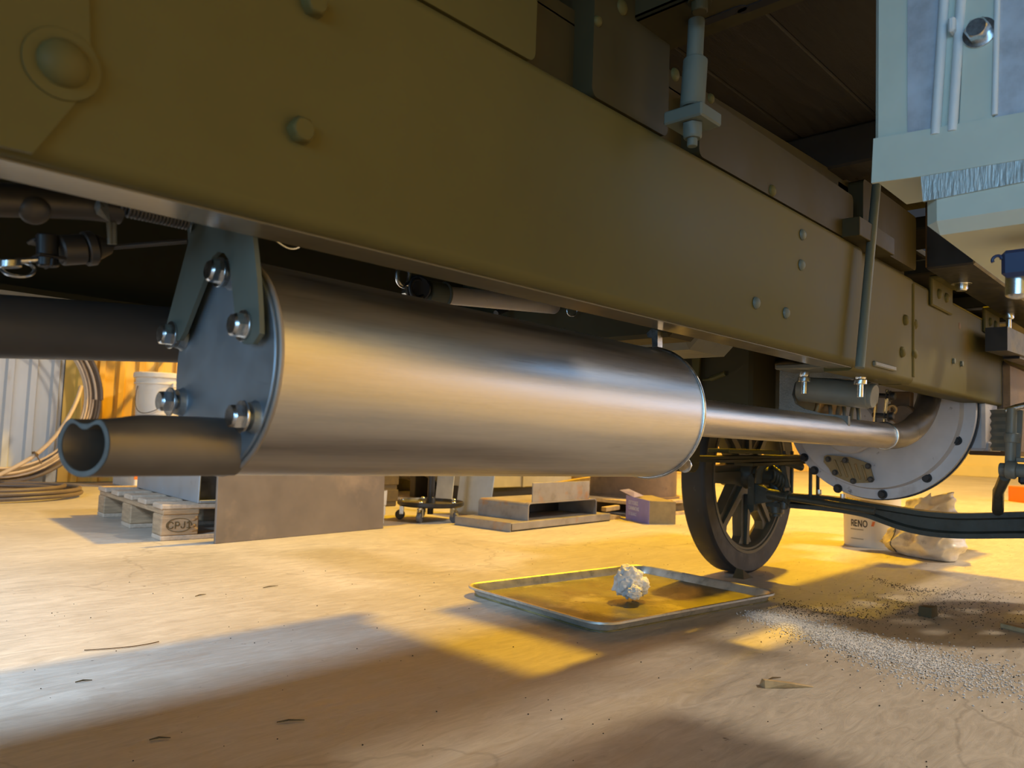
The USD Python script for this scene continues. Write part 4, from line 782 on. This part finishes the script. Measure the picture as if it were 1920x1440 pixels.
part(hs, 'tube', sweep(curve(pp, 30), .013, 12), 'hose_light', smooth=60)
part(hs, 'clip', [torus(at(66, 851, y=5.42), unit(pp[3] - pp[2]), .017, .005, 20), bar(at(64, 846, y=5.40), at(78, 870, y=5.40), .012, .006)], 'rust')
rk = thing('wall_rack', 'slanted slat rack added out of view to stripe the wall with shade', 'blocker', (2.1, 5.65, .9))  # added unseen slats, there only to throw diagonal shadows on the wall
for i in range(3):
    x = 2.02 + .20 * i; part(rk, 'slat', bar((x - .14, 5.63, 1.62), (x + .18, 5.63, .93), .02, .115, up=Y), 'dark_steel')
for z in (1.05, 1.5): part(rk, 'wall_arm', [cbox((1.9, 5.645, z), (2.6, 5.675, z + .03), .003)] + [cbox((x, 5.66, z), (x + .03, 6.12, z + .03), .003) for x in (1.95, 2.5)], 'dark_steel')
def white_bucket():
    bx = A([2.28, 5.72, 0])
    st = thing('wrapped_carton', 'small wrapped carton stack under the white bucket', 'carton', bx)
    part(st, 'carton', cbox(bx + A([-.22, -.2, 0]), bx + A([.2, .2, .20]), .006), 'plastic_white'); part(st, 'printed_band', cbox(bx + A([-.222, -.202, .06]), bx + A([.202, -.198, .14]), .001), 'ink_orange', 'orange printed band')
    part(st, 'carton', cbox(bx + A([-.2, -.18, .20]), bx + A([.18, .18, .47]), .006), 'sheet_brown')
    t = thing('bucket', 'white plastic bucket with lid and wire handle by the back wall', 'bucket', bx + Z * .47)
    o = bx + Z * .47
    part(t, 'body', lathe([(0, 0), (.155, 0), (.16, .01), (.172, .255), (.182, .258), (.182, .268), (.172, .27), (.174, .305), (0, .305)], o, Z, 56), 'plastic_white', smooth=35)
    part(t, 'lid', lathe([(0, .303), (.186, .303), (.190, .308), (.190, .335), (.182, .342), (.17, .335), (0, .335)], o, Z, 56), 'plastic_white', smooth=35)
    part(t, 'handle', sweep(curve([o + A([-.178, -.03, .24]), o + A([-.15, -.15, .05]), o + A([-.02, -.20, .13]), o + A([.10, -.18, .22])], 24), .003, 8), 'dark_steel', smooth=60)
    part(t, 'grip', cbox(o + A([-.005, -.21, .235]), o + A([.035, -.185, .27]), .004), 'plastic_white')
white_bucket()
# ------------------------------------------------------------------ beyond the axle
def reno():
    c = at(1634, 1026, z=0); R = .125; o = A([c[0], c[1], 0]) + unit(A([c[0], c[1], 0])) * .06
    t = thing('paint_bucket', 'cream plastic bucket lettered RENO beyond the front axle', 'bucket', o)
    part(t, 'body', lathe([(0, 0), (R * .92, 0), (R * .94, .006), (R, .27), (R * 1.05, .275), (R * 1.05, .30), (0, .30)], o, Z, 64), 'plastic_reno', smooth=35)
    part(t, 'lid', lathe([(0, .298), (R * 1.09, .298), (R * 1.09, .318), (R, .325), (0, .32)], o, Z, 64), 'plastic_reno', smooth=35)
    vd = unit(A([-o[0], -o[1], 0])); th0 = math.atan2(vd[1], vd[0])
    def wrap(tx, th, z):
        # bends lettering around the side; reading direction runs anticlockwise seen from above
        v = tx.vertices.copy(); rr = R * (.94 + .06 * (z + v[:, 1]) / .27) + .0008 + v[:, 2]; a = th + v[:, 0] / R
        tx = tx.copy(); tx.vertices = np.c_[o[0] + rr * np.cos(a), o[1] + rr * np.sin(a), z + v[:, 1]]; return tx
    tx = meshkit.text_mesh('RENO', .029, .0006, bold=True); tx.apply_scale((.76, 1, 1)); part(t, 'lettering', wrap(tx, th0 - .80, .094), 'ink_black', 'black word RENO')
    q = trimesh.creation.extrude_polygon(Polygon([(0, 0), (.012, 0), (.018, .022), (.006, .022)]), .0006, engine='earcut'); part(t, 'logo', wrap(q, th0 - .02, .100), 'ink_orange', 'small slanted orange mark')
    for z, s, w in [(.078, 'VERNICE', .010), (.036, 'PER METALLO', .008)]:
        tx = trimesh.creation.extrude_polygon(sbox(0, 0, .0, .0).buffer(.001), .0006, engine='earcut')
        tx = trimesh.util.concatenate([trimesh.creation.extrude_polygon(sbox(.006 * k, 0, .006 * k + .0042, w * .5), .0006, engine='earcut') for k in range(11)])
        part(t, 'small_print', wrap(tx, th0 - .80, z), 'ink_grey', 'line of small print')
reno()
def bag():
    a, b_ = at(1652, 1036, z=0), at(1788, 1060, z=0); e = unit(b_ - a); n = A([-e[1], e[0], 0]); L = np.linalg.norm(b_ - a)
    if np.dot(n, a) < 0: n = -n
    L *= .86; o = (a + b_) / 2 + n * .07 - e * .03
    t = thing('plastic_sack', 'crumpled pale plastic sack with printed gusset standing past the front axle', 'sack', o)
    nu, nv, Hh = 96, 40, .25
    th = np.linspace(0, 2 * np.pi, nu, endpoint=False); V = []
    for i in range(nv):
        v = i / (nv - 1)
        w = L * .5 * (1.0 - .20 * v + .10 * math.sin(v * 5)); d = .095 * (1 - .75 * v ** 1.5) * (.55 + .45 * min(1, v * 6))
        c_, s_ = np.cos(th), np.sin(th)
        x = w * np.sign(c_) * np.abs(c_) ** .75; y = d * np.sign(s_) * np.abs(s_) ** .62
        z = v * (Hh + .03 * c_) + .012 * (1 - v) * np.maximum(0, -c_)
        V.append(np.c_[x + .02 * v, y + .03 * v, z])
    V = np.concatenate(V)
    rd = lambda P, seed: 1 - 2 * np.abs(meshkit.noise(P, seed) - .5)
    cr = rd(V @ A([[16, 0, 10], [3, 6, 0], [-12, 0, 22]]) + 4, 3) ** 3 * .6 + rd(V @ A([[9, 0, -14], [0, 5, 0], [16, 0, 12]]) + 9, 8) ** 4 * .7 + .35 * meshkit.fbm(V * 22, 3, 2)
    c0_ = A([.02, .0, Hh * .5]); dn = V - c0_; dn[:, 2] *= .3; dn /= np.linalg.norm(dn, axis=1)[:, None]
    V = V + dn * ((cr - .5) * .026)[:, None] * np.clip(V[:, 2:] * 30, .15, 1)
    V[:, 2] -= V[:, 2].min()
    k = nu; Fc = [(i * k + j, i * k + (j + 1) % k, (i + 1) * k + (j + 1) % k) for i in range(nv - 1) for j in range(k)] + [(i * k + j, (i + 1) * k + (j + 1) % k, (i + 1) * k + j) for i in range(nv - 1) for j in range(k)]
    m_ = len(V); V = np.vstack([V, V[:k].mean(0), V[-k:].mean(0)])
    Fc += [(m_, (j + 1) % k, j) for j in range(k)] + [(m_ + 1, (nv - 1) * k + j, (nv - 1) * k + (j + 1) % k) for j in range(k)]
    sg = 1 if np.dot(np.cross(e, n), Z) > 0 else -1
    P = o + V[:, :1] * e + V[:, 1:2] * n + V[:, 2:] * Z
    m = trimesh.Trimesh(P, Fc, process=False)
    if m.volume < 0: m.invert()
    part(t, 'body', m, 'sack', smooth=60)
    side = V[:, 1] < .012
    def patch(x0, x1, z0, z1, lift):
        sel = side & (V[:, 0] > L * x0) & (V[:, 0] < L * x1) & (V[:, 2] > z0) & (V[:, 2] < z1); f = m.faces[sel[m.faces].all(1)]
        q = trimesh.Trimesh(P + (-n - e * .5) * lift, f, process=False); q.remove_unreferenced_vertices(); return q
    part(t, 'printed_gusset', patch(-.56, -.24, .012, .13, .002), 'sack_print', 'yellow printed gusset', smooth=60)
    part(t, 'red_band', patch(-.56, -.24, .13, .18, .002), 'ink_red', 'red and violet printed band', smooth=60)
    col = lambda x: sweep(A([P[i * k + j] - n * .003 for i in range(1, nv - 6) for j in [min(range(k), key=lambda j: (abs(V[i * k + j, 0] - L * x) + (10 if V[i * k + j, 1] > .02 else 0)))]])[::3], .0018, 6)
    part(t, 'border_line', [col(-.24), col(-.47)], 'ink_black', 'dark printed border', smooth=60)
bag()
def crate():
    c = at(1945, 946, z=0); t = thing('orange_crate', 'orange plastic tray on the lit floor at the right edge', 'crate', c); h = .15
    ex, ey = unit(A([.72, -.69, 0])), unit(A([.69, .72, 0])); B = lambda a, b: place(cbox(a, b, .006), c, ex, ey, Z)
    part(t, 'front', B((0, 0, 0), (.6, .02, h)), 'orange'); part(t, 'back', B((0, .38, 0), (.6, .40, h)), 'orange'); part(t, 'side', B((0, .02, 0), (.02, .38, h)), 'orange'); part(t, 'side', B((.58, .02, 0), (.6, .38, h)), 'orange'); part(t, 'bottom', B((.02, .02, 0), (.58, .38, .012)), 'orange')
    part(t, 'contents', [crumple(c + ex * (.12 + .1 * i) + ey * .2 + Z * .07, .07, 20 + i) for i in range(4)], 'rust')
crate()
